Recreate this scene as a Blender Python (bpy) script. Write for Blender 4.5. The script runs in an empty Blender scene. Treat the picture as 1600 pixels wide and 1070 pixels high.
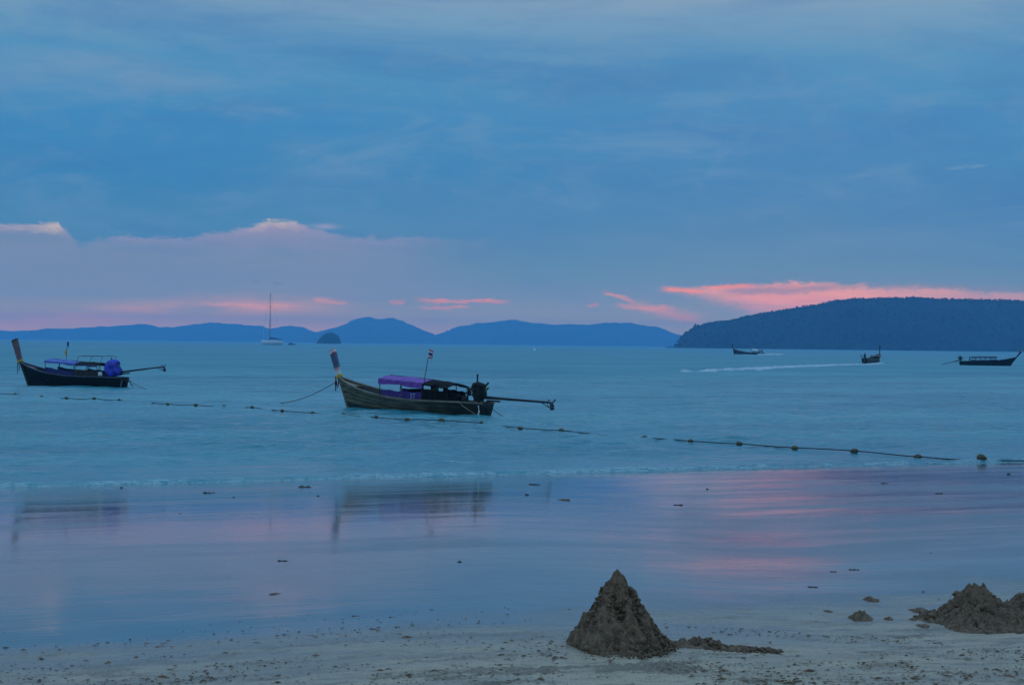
import bpy, bmesh, math, random
import numpy as np
from mathutils import Vector, Matrix, noise as mnoise

random.seed(7)
SC = bpy.context.scene
COL = SC.collection
PI = math.pi

# ------------------------------------------------------------------ camera
EYE = Vector((0.0, 0.0, 4.2))
FPX = 2222.0                     # focal length in pixels of the 1600-wide photograph (50 mm)
ROLL, PITCH = 0.0112, 2.5 / 2222
cd = bpy.data.cameras.new('camera')
cam = bpy.data.objects.new('camera', cd)
COL.objects.link(cam)
cd.sensor_width = 36.0
cd.lens = 36.0 * FPX / 1600.0
cd.clip_start, cd.clip_end = 0.1, 60000
FW = Vector((0, 1, PITCH)).normalized()
RT = Vector((math.cos(ROLL), 0, math.sin(ROLL)))
UP = RT.cross(FW).normalized()
RT = FW.cross(UP)
M3 = Matrix((RT, UP, -FW)).transposed()
cam.matrix_world = Matrix.Translation(EYE) @ M3.to_4x4()
SC.camera = cam


def ray(px, py):
    """Direction through a point of the photograph (used to work out where a thing stands)."""
    return (FW + RT * ((px - 800) / FPX) + UP * ((535 - py) / FPX)).normalized()


def on_sea(px, py, z=0.0):
    d = ray(px, py)
    return EYE + d * ((z - EYE.z) / d.z)


def azel(px, py):
    d = ray(px, py)
    return math.atan2(d.x, d.y) * FPX, math.asin(d.z) * FPX


# ------------------------------------------------------------------ node helpers
def lin(c):
    return tuple((v / 255 / 12.92 if v / 255 <= 0.04045 else ((v / 255 + 0.055) / 1.055) ** 2.4) for v in c)


HAZE_DENS = 1.75e-4
AIR = (.024, .172, .480)         # light scattered in by the air along a long sight line


def thru(c, v):
    """Colour a sky feature must have beyond the air to look like c through it, at elevation v."""
    c = lin(c)
    T = math.exp(-HAZE_DENS * min(12100.0, 192.0 / max(v / FPX, 1e-3)))
    return tuple(max(0.004, (a - i * (1 - T)) / T) for a, i in zip(c, AIR))


class Net:
    """Small expression builder for shader nodes."""
    def __init__(self, tree):
        self.t = tree
        self.L = tree.links

    def node(self, kind, **kw):
        n = self.t.nodes.new(kind)
        for k, v in kw.items():
            setattr(n, k, v)
        return n

    def put(self, sock, val):
        if isinstance(val, bpy.types.NodeSocket):
            self.L.new(val, sock)
        elif isinstance(val, (tuple, list)):
            sock.default_value = tuple(val) + ((1,) if len(sock.default_value) == 4 and len(val) == 3 else ())
        else:
            sock.default_value = val

    def m(self, op, a, b=0.0, c=0.0, clamp=False):
        n = self.node('ShaderNodeMath', operation=op, use_clamp=clamp)
        self.put(n.inputs[0], a)
        self.put(n.inputs[1], b)
        self.put(n.inputs[2], c)
        return n.outputs[0]

    def add(self, a, b): return self.m('ADD', a, b)
    def sub(self, a, b): return self.m('SUBTRACT', a, b)
    def mul(self, a, b): return self.m('MULTIPLY', a, b)
    def mx(self, a, b): return self.m('MAXIMUM', a, b)

    def sm(self, a, b, x, to0=0.0, to1=1.0):
        n = self.node('ShaderNodeMapRange', interpolation_type='SMOOTHSTEP')
        rev = a > b
        lo, hi = (b, a) if rev else (a, b)
        self.put(n.inputs['Value'], x)
        n.inputs['From Min'].default_value = lo
        n.inputs['From Max'].default_value = hi
        n.inputs['To Min'].default_value = to1 if rev else to0
        n.inputs['To Max'].default_value = to0 if rev else to1
        return n.outputs[0]

    def gauss(self, x, w):
        q = self.m('DIVIDE', x, w)
        return self.m('EXPONENT', self.mul(self.mul(q, q), -1.0))

    def mix(self, fac, a, b):
        n = self.node('ShaderNodeMix', data_type='RGBA')
        n.clamp_factor = True
        self.put(n.inputs[0], fac)
        self.put(n.inputs[6], a)
        self.put(n.inputs[7], b)
        return n.outputs[2]

    def xyz(self, x, y, z=0.0):
        n = self.node('ShaderNodeCombineXYZ')
        for i, v in enumerate((x, y, z)):
            self.put(n.inputs[i], v)
        return n.outputs[0]

    def noise(self, vec, scale, detail=3.0, rough=0.5, dist=0.0):
        n = self.node('ShaderNodeTexNoise')
        if vec is not None:
            self.put(n.inputs['Vector'], vec)
        n.inputs['Scale'].default_value = scale
        n.inputs['Detail'].default_value = detail
        n.inputs['Roughness'].default_value = rough
        n.inputs['Distortion'].default_value = dist
        return n.outputs['Fac']

    def mapping(self, vec, scale=(1, 1, 1), rot=(0, 0, 0)):
        n = self.node('ShaderNodeMapping')
        self.put(n.inputs['Vector'], vec)
        n.inputs['Scale'].default_value = scale
        n.inputs['Rotation'].default_value = rot
        return n.outputs[0]

    def ramp(self, x, stops, interp='LINEAR'):
        n = self.node('ShaderNodeValToRGB')
        n.color_ramp.interpolation = interp
        e = n.color_ramp.elements
        e[0].position, e[0].color = stops[0][0], (*stops[0][1], 1)
        e[1].position, e[1].color = stops[-1][0], (*stops[-1][1], 1)
        for p, c in stops[1:-1]:
            q = e.new(p)
            q.color = (*c, 1)
        self.put(n.inputs[0], x)
        return n.outputs['Color']

    def curve(self, x, pts):
        """Piecewise curve through (x, y) points, x in -4000..4000 and y in -1000..1000."""
        n = self.node('ShaderNodeFloatCurve')
        c = n.mapping.curves[0]
        q = [((a + 4000) / 8000, (b + 1000) / 2000) for a, b in pts]
        q = [(0.0, q[0][1])] + q + [(1.0, q[-1][1])]
        c.points[0].location = q[0]
        c.points[1].location = q[-1]
        for p in q[1:-1]:
            c.points.new(*p)
        for p in c.points:
            p.handle_type = 'VECTOR'
        n.mapping.update()
        xx = self.m('MULTIPLY_ADD', x, 1 / 8000, 0.5)
        self.put(n.inputs['Value'], xx)
        return self.m('MULTIPLY_ADD', n.outputs[0], 2000.0, -1000.0)


# ------------------------------------------------------------------ sky: dusk under a cloud deck
SUN_AZ = math.atan2(ray(1260, 480).x, ray(1260, 480).y)
W = bpy.data.worlds.new('World')
SC.world = W
W.use_nodes = True
W.node_tree.nodes.clear()
N = Net(W.node_tree)
tc = N.node('ShaderNodeTexCoord').outputs['Generated']
sep = N.node('ShaderNodeSeparateXYZ')
N.put(sep.inputs[0], tc)
X, Y, Z = sep.outputs
U = N.mul(N.m('ARCTAN2', X, Y), FPX)                    # azimuth from the look direction
V = N.mul(N.m('ARCSINE', Z), FPX)                       # elevation
VV = N.mx(V, 0.0)
SM = 3490.0
sky = N.ramp(N.m('DIVIDE', VV, SM), [(v / SM, thru(c, v)) for v, c in (
    (0, (122, 137, 174)), (18, (119, 137, 174)), (28, (116, 137, 174)), (40, (112, 137, 174)), (60, (105, 137, 175)), (87, (92, 135, 175)), (120, (80, 134, 175)), (157, (70, 131, 176)), (237, (56, 128, 180)),
    (337, (60, 134, 186)), (437, (78, 143, 187)), (500, (112, 154, 188)), (545, (136, 162, 188)), (720, (142, 168, 198)),
    (1300, (152, 200, 248)), (3490, (190, 232, 288)))])
q1 = N.xyz(N.mul(U, 1 / 900), N.mul(V, 1 / 150), N.mul(V, 1 / 700))
n1 = N.noise(q1, 1.0, 7.0, 0.60, 0.7)
n2 = N.noise(N.xyz(N.mul(U, 1 / 330), N.mul(V, 1 / 70), 3.7), 1.0, 7.0, 0.64, 0.8)
n3 = N.noise(N.xyz(N.mul(U, 1 / 70), N.mul(V, 1 / 22), 9.1), 1.0, 7.0, 0.68, 0.4)
hi = N.sm(60, 260, V)
sky = N.mix(N.mul(N.sm(0.52, 0.30, n1), N.mul(hi, 0.55)), sky, lin((60, 122, 178)))
sky = N.mix(N.mul(N.sm(0.50, 0.74, n1), N.mul(hi, 0.55)), sky, lin((128, 157, 184)))
sky = N.mix(N.mul(N.sm(0.48, 0.72, n2), N.mul(hi, 0.45)), sky, lin((118, 156, 184)))
n5 = N.noise(N.xyz(N.mul(U, 1 / 120), N.mul(V, 1 / 60), 6.2), 1.0, 6.0, 0.66, 0.6)
sky = N.mix(N.mul(N.sm(0.45, 0.75, n5), N.mul(hi, 0.22)), sky, lin((132, 158, 180)))
sky = N.mix(N.mul(N.sm(0.50, 0.30, n2), 0.22), sky, lin((66, 118, 172)))


def A(px, py): return azel(px, py)


# lavender clear band under the cloud edge at left, with a lit rim
edge_pts = [(-900, 350), (-300, 346), (0, 349), (97, 350), (102, 370), (128, 380), (150, 371), (180, 367), (215, 369),
            (240, 372), (268, 367), (276, 377), (300, 369), (330, 361), (380, 356), (396, 351), (404, 346), (430, 341),
            (455, 342), (466, 350), (480, 354), (500, 362), (530, 368), (600, 371), (680, 373), (760, 374), (900, 376)]
edge = N.curve(U, [A(x, y) for x, y in edge_pts])
n4 = N.noise(N.xyz(N.mul(U, 1 / 18), N.mul(V, 1 / 9), 4.4), 1.0, 5.0, 0.65, 0.8)
edge = N.add(edge, N.add(N.mul(N.sub(n3, 0.5), 20.0), N.mul(N.sub(n4, 0.5), 22.0)))
below = N.sub(edge, V)                                   # >0 under the cloud edge
fade = N.sm(A(880, 400)[0], A(480, 400)[0], U)
lav = N.mul(N.sm(-3, 16, below), fade)
sky = N.mix(N.mul(lav, N.sm(.30, .62, n2, .62, .88)), sky, N.ramp(N.m('DIVIDE', VV, 200.0), [
    (v / 200, thru(c, v)) for v, c in ((0, (156, 140, 170)), (15, (146, 137, 171)), (25, (132, 134, 171)), (40, (117, 135, 173)),
                                       (65, (108, 135, 174)), (100, (111, 136, 174)), (200, (112, 133, 173)))]))
rim_amp = N.curve(U, [(A(x, 360)[0], a * 100) for x, a in (
    (-700, .2), (-300, .5), (0, .8), (60, .85), (94, 1.0), (98, .1), (104, 0), (145, 0), (165, .55), (215, .5), (262, .5), (275, .25),
    (300, .45), (385, .6), (398, 1.05), (455, 1.0), (470, .6), (520, .42), (620, .36), (700, .12), (760, 0))])
rim_amp = N.mul(rim_amp, 0.01)
rim = N.mul(N.mul(N.mul(N.sm(-3, 4, below), N.sm(19, 2, below)), rim_amp), N.sm(.25, .55, n3))
sky = N.mix(N.mul(rim, 0.85), sky, N.mix(N.sm(.7, 1.0, rim_amp), lin((196, 168, 180)), lin((240, 208, 178))))
glow = N.mul(N.mul(N.sm(0, 10, below), N.sm(60, 6, below)), N.mul(N.mx(N.sub(rim_amp, 0.2), 0.0), N.sm(A(240, 370)[0], A(330, 370)[0], U)))
sky = N.mix(N.mul(glow, 0.55), sky, lin((196, 164, 180)))
# small puff beside the highest crest
puff = N.mul(N.gauss(N.sub(U, A(508, 353)[0]), 20.0), N.gauss(N.sub(V, N.add(A(508, 354)[1], N.mul(N.sub(n3, .5), 8.0))), 4.0))
sky = N.mix(N.mul(puff, 0.55), sky, lin((196, 178, 190)))
# rosy band low over the far hills at left
bandc = N.curve(U, [A(x, y) for x, y in ((-900, 512), (0, 503), (200, 489), (330, 480), (460, 477), (560, 480))])
band = N.gauss(N.sub(V, N.add(bandc, N.mul(N.sub(n3, .5), 16.0))), 13.0)
band = N.mul(N.mul(band, N.sm(A(600, 480)[0], A(380, 480)[0], U)), N.sm(.25, .6, n2))
sky = N.mix(N.mul(band, 0.55), sky, thru((192, 142, 166), 45))


def streak(x0, y0, x1, y1, h, amp, col, soft=0.25, wob=6.0):
    """A thin lit cloud streak between two sky points."""
    global sky
    (u0, v0), (u1, v1) = A(x0, y0), A(x1, y1)
    t = N.m('DIVIDE', N.sub(U, u0), u1 - u0)
    vc = N.add(N.m('MULTIPLY_ADD', t, v1 - v0, v0), N.add(N.mul(N.sub(n3, .5), wob * 3), N.mul(N.sub(n4, .5), wob * 1.8)))
    k = N.mul(N.gauss(N.sub(V, vc), h), N.mul(N.sm(0, soft, t), N.sm(1, 1 - soft, t)))
    sky = N.mix(N.mul(k, amp), sky, thru(col, (v0 + v1) / 2))


# the sunset opening behind the island
up = N.curve(U, [A(x, y) for x, y in ((1010, 449), (1032, 449), (1060, 447), (1100, 446), (1180, 443), (1260, 441), (1400, 446), (1600, 456), (1900, 466), (2400, 480))])
lo = N.curve(U, [A(x, y) for x, y in ((1010, 452), (1032, 453), (1060, 458), (1100, 469), (1150, 483), (1190, 496), (1260, 515), (1400, 545), (2400, 560))])
wob = N.add(N.mul(N.sub(n3, .5), 24.0), N.mul(N.sub(n4, .5), 18.0))
wedge = N.mul(N.sm(-3, 9, N.sub(N.add(up, wob), V)), N.sm(-10, 30, N.sub(V, N.add(lo, wob))))
wedge = N.mul(wedge, N.sm(A(1015, 450)[0], A(1045, 450)[0], U))
wedge = N.mul(wedge, N.curve(U, [(A(x, 460)[0], a) for x, a in ((1000, 60), (1040, 100), (1300, 96), (1420, 70), (1600, 46), (1900, 25), (2400, 0))]))
wedge = N.mul(wedge, 0.01)
WCOL = N.mix(N.sm(.35, .65, n2), thru((204, 144, 166), 75), thru((220, 156, 168), 75))
wisp = N.noise(N.xyz(N.mul(U, 1 / 110), N.mul(V, 1 / 7), 2.2), 1.0, 5.0, 0.62, 0.5)
sky = N.mix(N.mul(wedge, N.sm(.18, .52, wisp, .55, 1.0)), sky, WCOL)
streak(1110, 455, 1330, 451, 5.0, 0.75, (122, 130, 168), .2, 5.0)
streak(1240, 447, 1640, 452, 5.0, 0.5, (120, 132, 168), .2, 6.0)
streak(1028, 450, 1110, 457, 3.0, 0.9, (232, 138, 142), .3, 4.0)
streak(1085, 450, 1190, 445, 3.0, 0.6, (232, 134, 140), .3, 4.0)
for s in ((938, 455, 1000, 476, 3.0, .6, (208, 142, 156)), (955, 479, 1060, 481, 3.0, .55, (206, 140, 156)),
          (985, 477, 1110, 502, 7.0, .5, (196, 138, 158)), (640, 469, 806, 471, 2.6, .75, (206, 136, 152)),
          (646, 479, 742, 480, 2.2, .55, (200, 136, 156)), (604, 471, 636, 473, 3.0, .5, (190, 132, 154)),
          (484, 470, 548, 473, 3.2, .6, (192, 142, 160)), (915, 476, 938, 477, 2.4, .45, (190, 132, 154)),
          (300, 476, 470, 478, 3.5, .5, (202, 148, 164)), (1470, 263, 1550, 256, 2.2, .22, (140, 172, 196))):
    streak(*s)
for px, py, a in ((402, 440, .35), (433, 443, .45)):
    k = N.mul(N.gauss(N.sub(U, A(px, py)[0]), 7.0), N.gauss(N.sub(V, N.add(A(px, py)[1], N.mul(N.sub(n3, .5), 6.0))), 2.2))
    sky = N.mix(N.mul(k, a), sky, thru((88, 108, 150), 95))
nis = N.node('ShaderNodeTexSky', sky_type='NISHITA', sun_disc=False)
nis.sun_elevation = math.radians(1.5)
nis.sun_rotation = SUN_AZ
bg1 = N.node('ShaderNodeBackground')
N.put(bg1.inputs['Color'], nis.outputs[0])
bg1.inputs['Strength'].default_value = 0.05
bg2 = N.node('ShaderNodeBackground')
N.put(bg2.inputs['Color'], sky)
bg2.inputs['Strength'].default_value = 1.05
mixs = N.node('ShaderNodeMixShader')
mixs.inputs[0].default_value = 0.95                     # the cloud deck covers nearly all of the clear sky
N.L.new(bg1.outputs[0], mixs.inputs[1])
N.L.new(bg2.outputs[0], mixs.inputs[2])
N.L.new(mixs.outputs[0], N.node('ShaderNodeOutputWorld').inputs[0])
W.cycles.sampling_method = 'MANUAL'
W.cycles.sample_map_resolution = 1024

sd = bpy.data.lights.new('sun', 'SUN')
sun = bpy.data.objects.new('sun', sd)
COL.objects.link(sun)
sd.energy = 0.02
sd.angle = math.radians(90)
sd.color = (1.0, 0.75, 0.62)
SUN_EL = math.radians(5)
sun.rotation_euler = Vector((math.sin(SUN_AZ) * math.cos(SUN_EL), math.cos(SUN_AZ) * math.cos(SUN_EL), math.sin(SUN_EL))).to_track_quat('Z', 'Y').to_euler()

SC.view_settings.view_transform = 'Standard'
SC.view_settings.look = 'None'
SC.view_settings.exposure = 0.0
SC.view_settings.gamma = 1.0
SC.view_settings.use_curve_mapping = False
SC.cycles.use_denoising = True
SC.cycles.max_bounces = 6
SC.cycles.volume_bounces = 2
SC.cycles.sample_clamp_indirect = 4.0


# ------------------------------------------------------------------ materials
def mat(name, col, rough=0.7, var=0.25, vscale=3.0, bump=0.0, bscale=20.0, spec=0.4, stretch=(1, 1, 1), metal=0.0, tint=None):
    m = bpy.data.materials.new(name)
    m.use_nodes = True
    t = m.node_tree
    t.nodes.clear()
    n = Net(t)
    b = n.node('ShaderNodeBsdfPrincipled')
    o = n.node('ShaderNodeOutputMaterial')
    t.links.new(b.outputs[0], o.inputs[0])
    co = n.mapping(n.node('ShaderNodeTexCoord').outputs['Object'], stretch)
    f = n.noise(co, vscale, 4.0, 0.6)
    dark = tuple(c * (1 - var) for c in col)
    lite = tuple(min(1, c * (1 + var)) for c in (tint or col))
    n.put(b.inputs['Base Color'], n.mix(n.sm(.3, .7, f), dark, lite))
    b.inputs['Roughness'].default_value = rough
    b.inputs['Specular IOR Level'].default_value = spec
    b.inputs['Metallic'].default_value = metal
    if bump:
        bp = n.node('ShaderNodeBump')
        bp.inputs['Strength'].default_value = 1.0
        bp.inputs['Distance'].default_value = bump
        n.put(bp.inputs['Height'], n.noise(co, bscale, 4.0, 0.6))
        t.links.new(bp.outputs[0], b.inputs['Normal'])
    return m


# ------------------------------------------------------------------ mesh helpers
def mesh_np(name, verts, faces, mats, smooth=True, attrs=None):
    """Mesh from numpy arrays (n,3) and (m,4) or (m,3)."""
    me = bpy.data.meshes.new(name)
    k = faces.shape[1]
    me.vertices.add(len(verts))
    me.vertices.foreach_set('co', np.ascontiguousarray(verts, dtype=np.float32).ravel())
    me.loops.add(faces.size)
    me.loops.foreach_set('vertex_index', np.ascontiguousarray(faces, dtype=np.int32).ravel())
    me.polygons.add(len(faces))
    me.polygons.foreach_set('loop_start', np.arange(0, faces.size, k, dtype=np.int32))
    me.polygons.foreach_set('use_smooth', np.full(len(faces), smooth, dtype=bool))
    for m in (mats if isinstance(mats, (list, tuple)) else [mats]):
        me.materials.append(m)
    for an, data in (attrs or {}).items():
        a = me.attributes.new(an, 'FLOAT', 'POINT')
        a.data.foreach_set('value', np.ascontiguousarray(data, dtype=np.float32).ravel())
    me.update(calc_edges=True)
    me.validate()
    return me


def link(name, me, parent=None, kind=None, label=None, cat=None, group=None):
    o = bpy.data.objects.new(name, me)
    COL.objects.link(o)
    if parent is not None:
        o.parent = parent
    for k, v in (('kind', kind), ('label', label), ('category', cat), ('group', group)):
        if v:
            o[k] = v
    return o


def grid_faces(nr, nc, wrap=False):
    i = np.arange(nr - 1)[:, None]
    j = np.arange(nc if wrap else nc - 1)[None, :]
    j2 = (j + 1) % nc
    return np.stack([i * nc + j, i * nc + j2, (i + 1) * nc + j2, (i + 1) * nc + j], -1).reshape(-1, 4)


def vnoise(x, y, seed=0):
    """Smooth value noise in 0..1 on arrays."""
    xi, yi = np.floor(x).astype(np.int64), np.floor(y).astype(np.int64)
    fx, fy = x - xi, y - yi
    fx, fy = fx * fx * fx * (fx * (fx * 6 - 15) + 10), fy * fy * fy * (fy * (fy * 6 - 15) + 10)

    def h(a, b):
        n = (a * 374761393 + b * 668265263 + seed * 982451653) & 0x7fffffff
        n = ((n ^ (n >> 13)) * 1274126177) & 0x7fffffff
        n = ((n ^ (n >> 15)) * 2246822519) & 0x7fffffff
        return ((n ^ (n >> 16)) & 0xffff) / 65535.0
    a, b, c, d = h(xi, yi), h(xi + 1, yi), h(xi, yi + 1), h(xi + 1, yi + 1)
    return (a * (1 - fx) + b * fx) * (1 - fy) + (c * (1 - fx) + d * fx) * fy


def fbm(x, y, octv=4, seed=0, gain=0.5):
    s, a, t = 0, 1.0, 0
    for k in range(octv):
        s = s + a * vnoise(x * 2 ** k + 17.3 * k, y * 2 ** k - 9.1 * k, seed + k)
        t += a
        a *= gain
    return s / t


def sstep(a, b, x):
    t = np.clip((x - a) / (b - a), 0, 1)
    return t * t * (3 - 2 * t)


class MB:
    """Collects pieces and links them as ONE mesh object."""
    def __init__(self):
        self.v, self.f, self.mi = [], [], []

    def add(self, vs, fs, mi=0):
        o = len(self.v)
        self.v += [tuple(p) for p in vs]
        self.f += [tuple(i + o for i in f) for f in fs]
        self.mi += [mi] * len(fs)
        return self

    def box(self, c, s, R=None, mi=0, taper=1.0):
        c = Vector(c)
        vs = []
        for dz in (-1, 1):
            k = taper if dz > 0 else 1.0
            for dx, dy in ((-1, -1), (1, -1), (1, 1), (-1, 1)):
                p = Vector((dx * s[0] / 2 * k, dy * s[1] / 2 * k, dz * s[2] / 2))
                vs.append(c + (R @ p if R else p))
        return self.add(vs, [(3, 2, 1, 0), (4, 5, 6, 7), (0, 1, 5, 4), (1, 2, 6, 5), (2, 3, 7, 6), (3, 0, 4, 7)], mi)

    def tube(self, pts, r, n=6, mi=0, caps=True):
        pts = [Vector(p) for p in pts]
        rs = r if isinstance(r, (list, tuple)) else [r] * len(pts)
        rings = []
        ref = Vector((0, 0, 1))
        for i, p in enumerate(pts):
            d = (pts[min(i + 1, len(pts) - 1)] - pts[max(i - 1, 0)]).normalized()
            if abs(d.dot(ref)) > 0.95:
                ref = Vector((1, 0, 0)) if abs(d.x) < 0.9 else Vector((0, 1, 0))
            a = d.cross(ref).normalized()
            b = a.cross(d).normalized()
            rings.append([p + (a * math.cos(2 * PI * k / n) + b * math.sin(2 * PI * k / n)) * rs[i] for k in range(n)])
        return self.loft(rings, True, caps, mi)

    def loft(self, rings, closed=True, caps=True, mi=0):
        n = len(rings[0])
        vs = [p for r in rings for p in r]
        fs = []
        for i in range(len(rings) - 1):
            for k in range(n if closed else n - 1):
                k2 = (k + 1) % n
                fs.append((i * n + k, i * n + k2, (i + 1) * n + k2, (i + 1) * n + k))
        if caps and closed:
            fs.append(tuple(range(n - 1, -1, -1)))
            fs.append(tuple(range((len(rings) - 1) * n, len(rings) * n)))
        return self.add(vs, fs, mi)

    def slab(self, rows, d, mi=0):
        """A sheet of points (rows x cols) given the thickness vector d."""
        d = Vector(d)
        nr, nc = len(rows), len(rows[0])
        top = [Vector(p) for r in rows for p in r]
        vs = top + [p + d for p in top]
        o = nr * nc
        fs = []
        for i in range(nr - 1):
            for j in range(nc - 1):
                a, b, c, e = i * nc + j, i * nc + j + 1, (i + 1) * nc + j + 1, (i + 1) * nc + j
                fs.append((a, b, c, e))
                fs.append((e + o, c + o, b + o, a + o))
        bd = [(0, j) for j in range(nc)] + [(i, nc - 1) for i in range(1, nr)] + [(nr - 1, j) for j in range(nc - 2, -1, -1)] + [(i, 0) for i in range(nr - 2, 0, -1)]
        ix = [i * nc + j for i, j in bd]
        for k in range(len(ix)):
            a, b = ix[k], ix[(k + 1) % len(ix)]
            fs.append((b, a, a + o, b + o))
        return self.add(vs, fs, mi)

    def build(self, name, mats, parent=None, smooth=False, bevel=0.0, **kw):
        me = bpy.data.meshes.new(name)
        me.from_pydata(self.v, [], self.f)
        for m in (mats if isinstance(mats, (list, tuple)) else [mats]):
            me.materials.append(m)
        me.polygons.foreach_set('material_index', self.mi)
        bm = bmesh.new()
        bm.from_mesh(me)
        bmesh.ops.recalc_face_normals(bm, faces=bm.faces)
        if bevel:
            bmesh.ops.bevel(bm, geom=list(bm.edges), offset=bevel, segments=1, affect='EDGES', clamp_overlap=True)
        bm.to_mesh(me)
        bm.free()
        me.polygons.foreach_set('use_smooth', [smooth] * len(me.polygons))
        me.update()
        return link(name, me, parent, **kw)


def empty(name, loc, rz=0.0, scale=1.0, **kw):
    o = link(name, None, None, **kw)
    o.location = loc
    o.rotation_euler = (0, 0, rz)
    o.scale = (scale,) * 3
    o.empty_display_size = 0.3
    return o


# ------------------------------------------------------------------ shoreline, beach and sea geometry
SA, SB = on_sea(0, 762), on_sea(1600, 722)
TAN = (SB - SA).normalized()                             # along the waterline
SEAW = Vector((-TAN.y, TAN.x, 0))                        # seaward
SLOPE = 0.052
DEG = math.degrees


def inland(x, y):
    return -((x - SA.x) * SEAW.x + (y - SA.y) * SEAW.y)


def along(x, y):
    return (x - SA.x) * TAN.x + (y - SA.y) * TAN.y


def sand_z(x, y):
    """Beach height: steeper off the water at left, flatter at right, evening out further up."""
    q = inland(x, y)
    k = np.clip((x + 1.2) / 6.4, 0, 1)
    e = .012 - .031 * k * k * (3 - 2 * k)
    qq = np.clip(q, -8, 22)
    g = np.where(qq > 0, qq - qq * qq / 44.0, qq)
    return SLOPE * q + e * g


def on_sand(px, py, dz=0.0):
    d = ray(px, py)
    lo, hi = 4.0, 70.0
    for _ in range(50):
        m_ = (lo + hi) / 2
        p = EYE + d * m_
        if p.z > float(sand_z(p.x, p.y)) + dz:
            lo = m_
        else:
            hi = m_
    p = EYE + d * lo
    return Vector((p.x, p.y, float(sand_z(p.x, p.y)) + dz))


def dryness(q, x, y, f):
    """0 on the mirror-wet flat, 1 on the drained upper sand."""
    k = np.clip((x + 1.2) / 6.4, 0, 1)
    return sstep(29.0, 34.6, q + 1.9 * k * k * (3 - 2 * k) + (f - .5) * 4.5)


# --- wet and dry sand, one sheet
def make_sand():
    ang = np.concatenate([np.linspace(-80, -23, 24)[:-1], np.linspace(-23, 23, 640), np.linspace(23, 80, 24)[1:]])
    rr = [1.0, 2.5, 4.0, 5.5, 7.0]
    r = 8.0
    while r < 85:
        rr.append(r)
        r += max(0.02, 0.00016 * r * r if r > 11 else 0.02)
    rr = np.array(rr)
    a = np.radians(ang)[None, :]
    x = rr[:, None] * np.sin(a)
    y = rr[:, None] * np.cos(a)
    q = inland(x, y)
    keep_lo = -7.0
    # stop the sheet a few metres out under the sea
    over = np.minimum(q - keep_lo, 0)
    x = x + over * SEAW.x
    y = y + over * SEAW.y
    q = inland(x, y)
    s = along(x, y)
    f = fbm(s * 0.35, q * 0.8, 4, 5)
    dry = dryness(q, x, y, f)
    patch = sstep(0.56, 0.70, fbm(s * 1.5 + q * .8, q * 6.0, 5, 41, .65))
    lump = fbm(x * 14, y * 11, 3, 11) - 0.5
    fine = fbm(x * 45, y * 38, 2, 21) - 0.5
    pits = -sstep(0.62, 0.78, vnoise(x * 5.5, y * 4.0, 77)) * (0.3 + 0.7 * fbm(x * 2, y * 2, 2, 3))
    z = sand_z(x, y) + dry * ((0.006 + 0.026 * patch) * lump * 1.5 + (0.005 + 0.014 * patch) * fine * 2 + 0.016 * pits) \
        + dry * 0.03 * (fbm(s * 0.5, q * 0.9, 3, 63) - 0.5)
    z = z + (1 - dry) * 0.004 * (fbm(s * 0.2, q * 0.4, 3, 8) - 0.5)
    v = np.stack([x, y, z], -1).reshape(-1, 3)
    return mesh_np('beach', v, grid_faces(len(rr), len(ang))[:, ::-1], sand_material(), True, {'dry': dry, 'patch': patch * dry})


def attr(n, name):
    a = n.node('ShaderNodeAttribute', attribute_name=name)
    return a.outputs['Fac']


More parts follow.
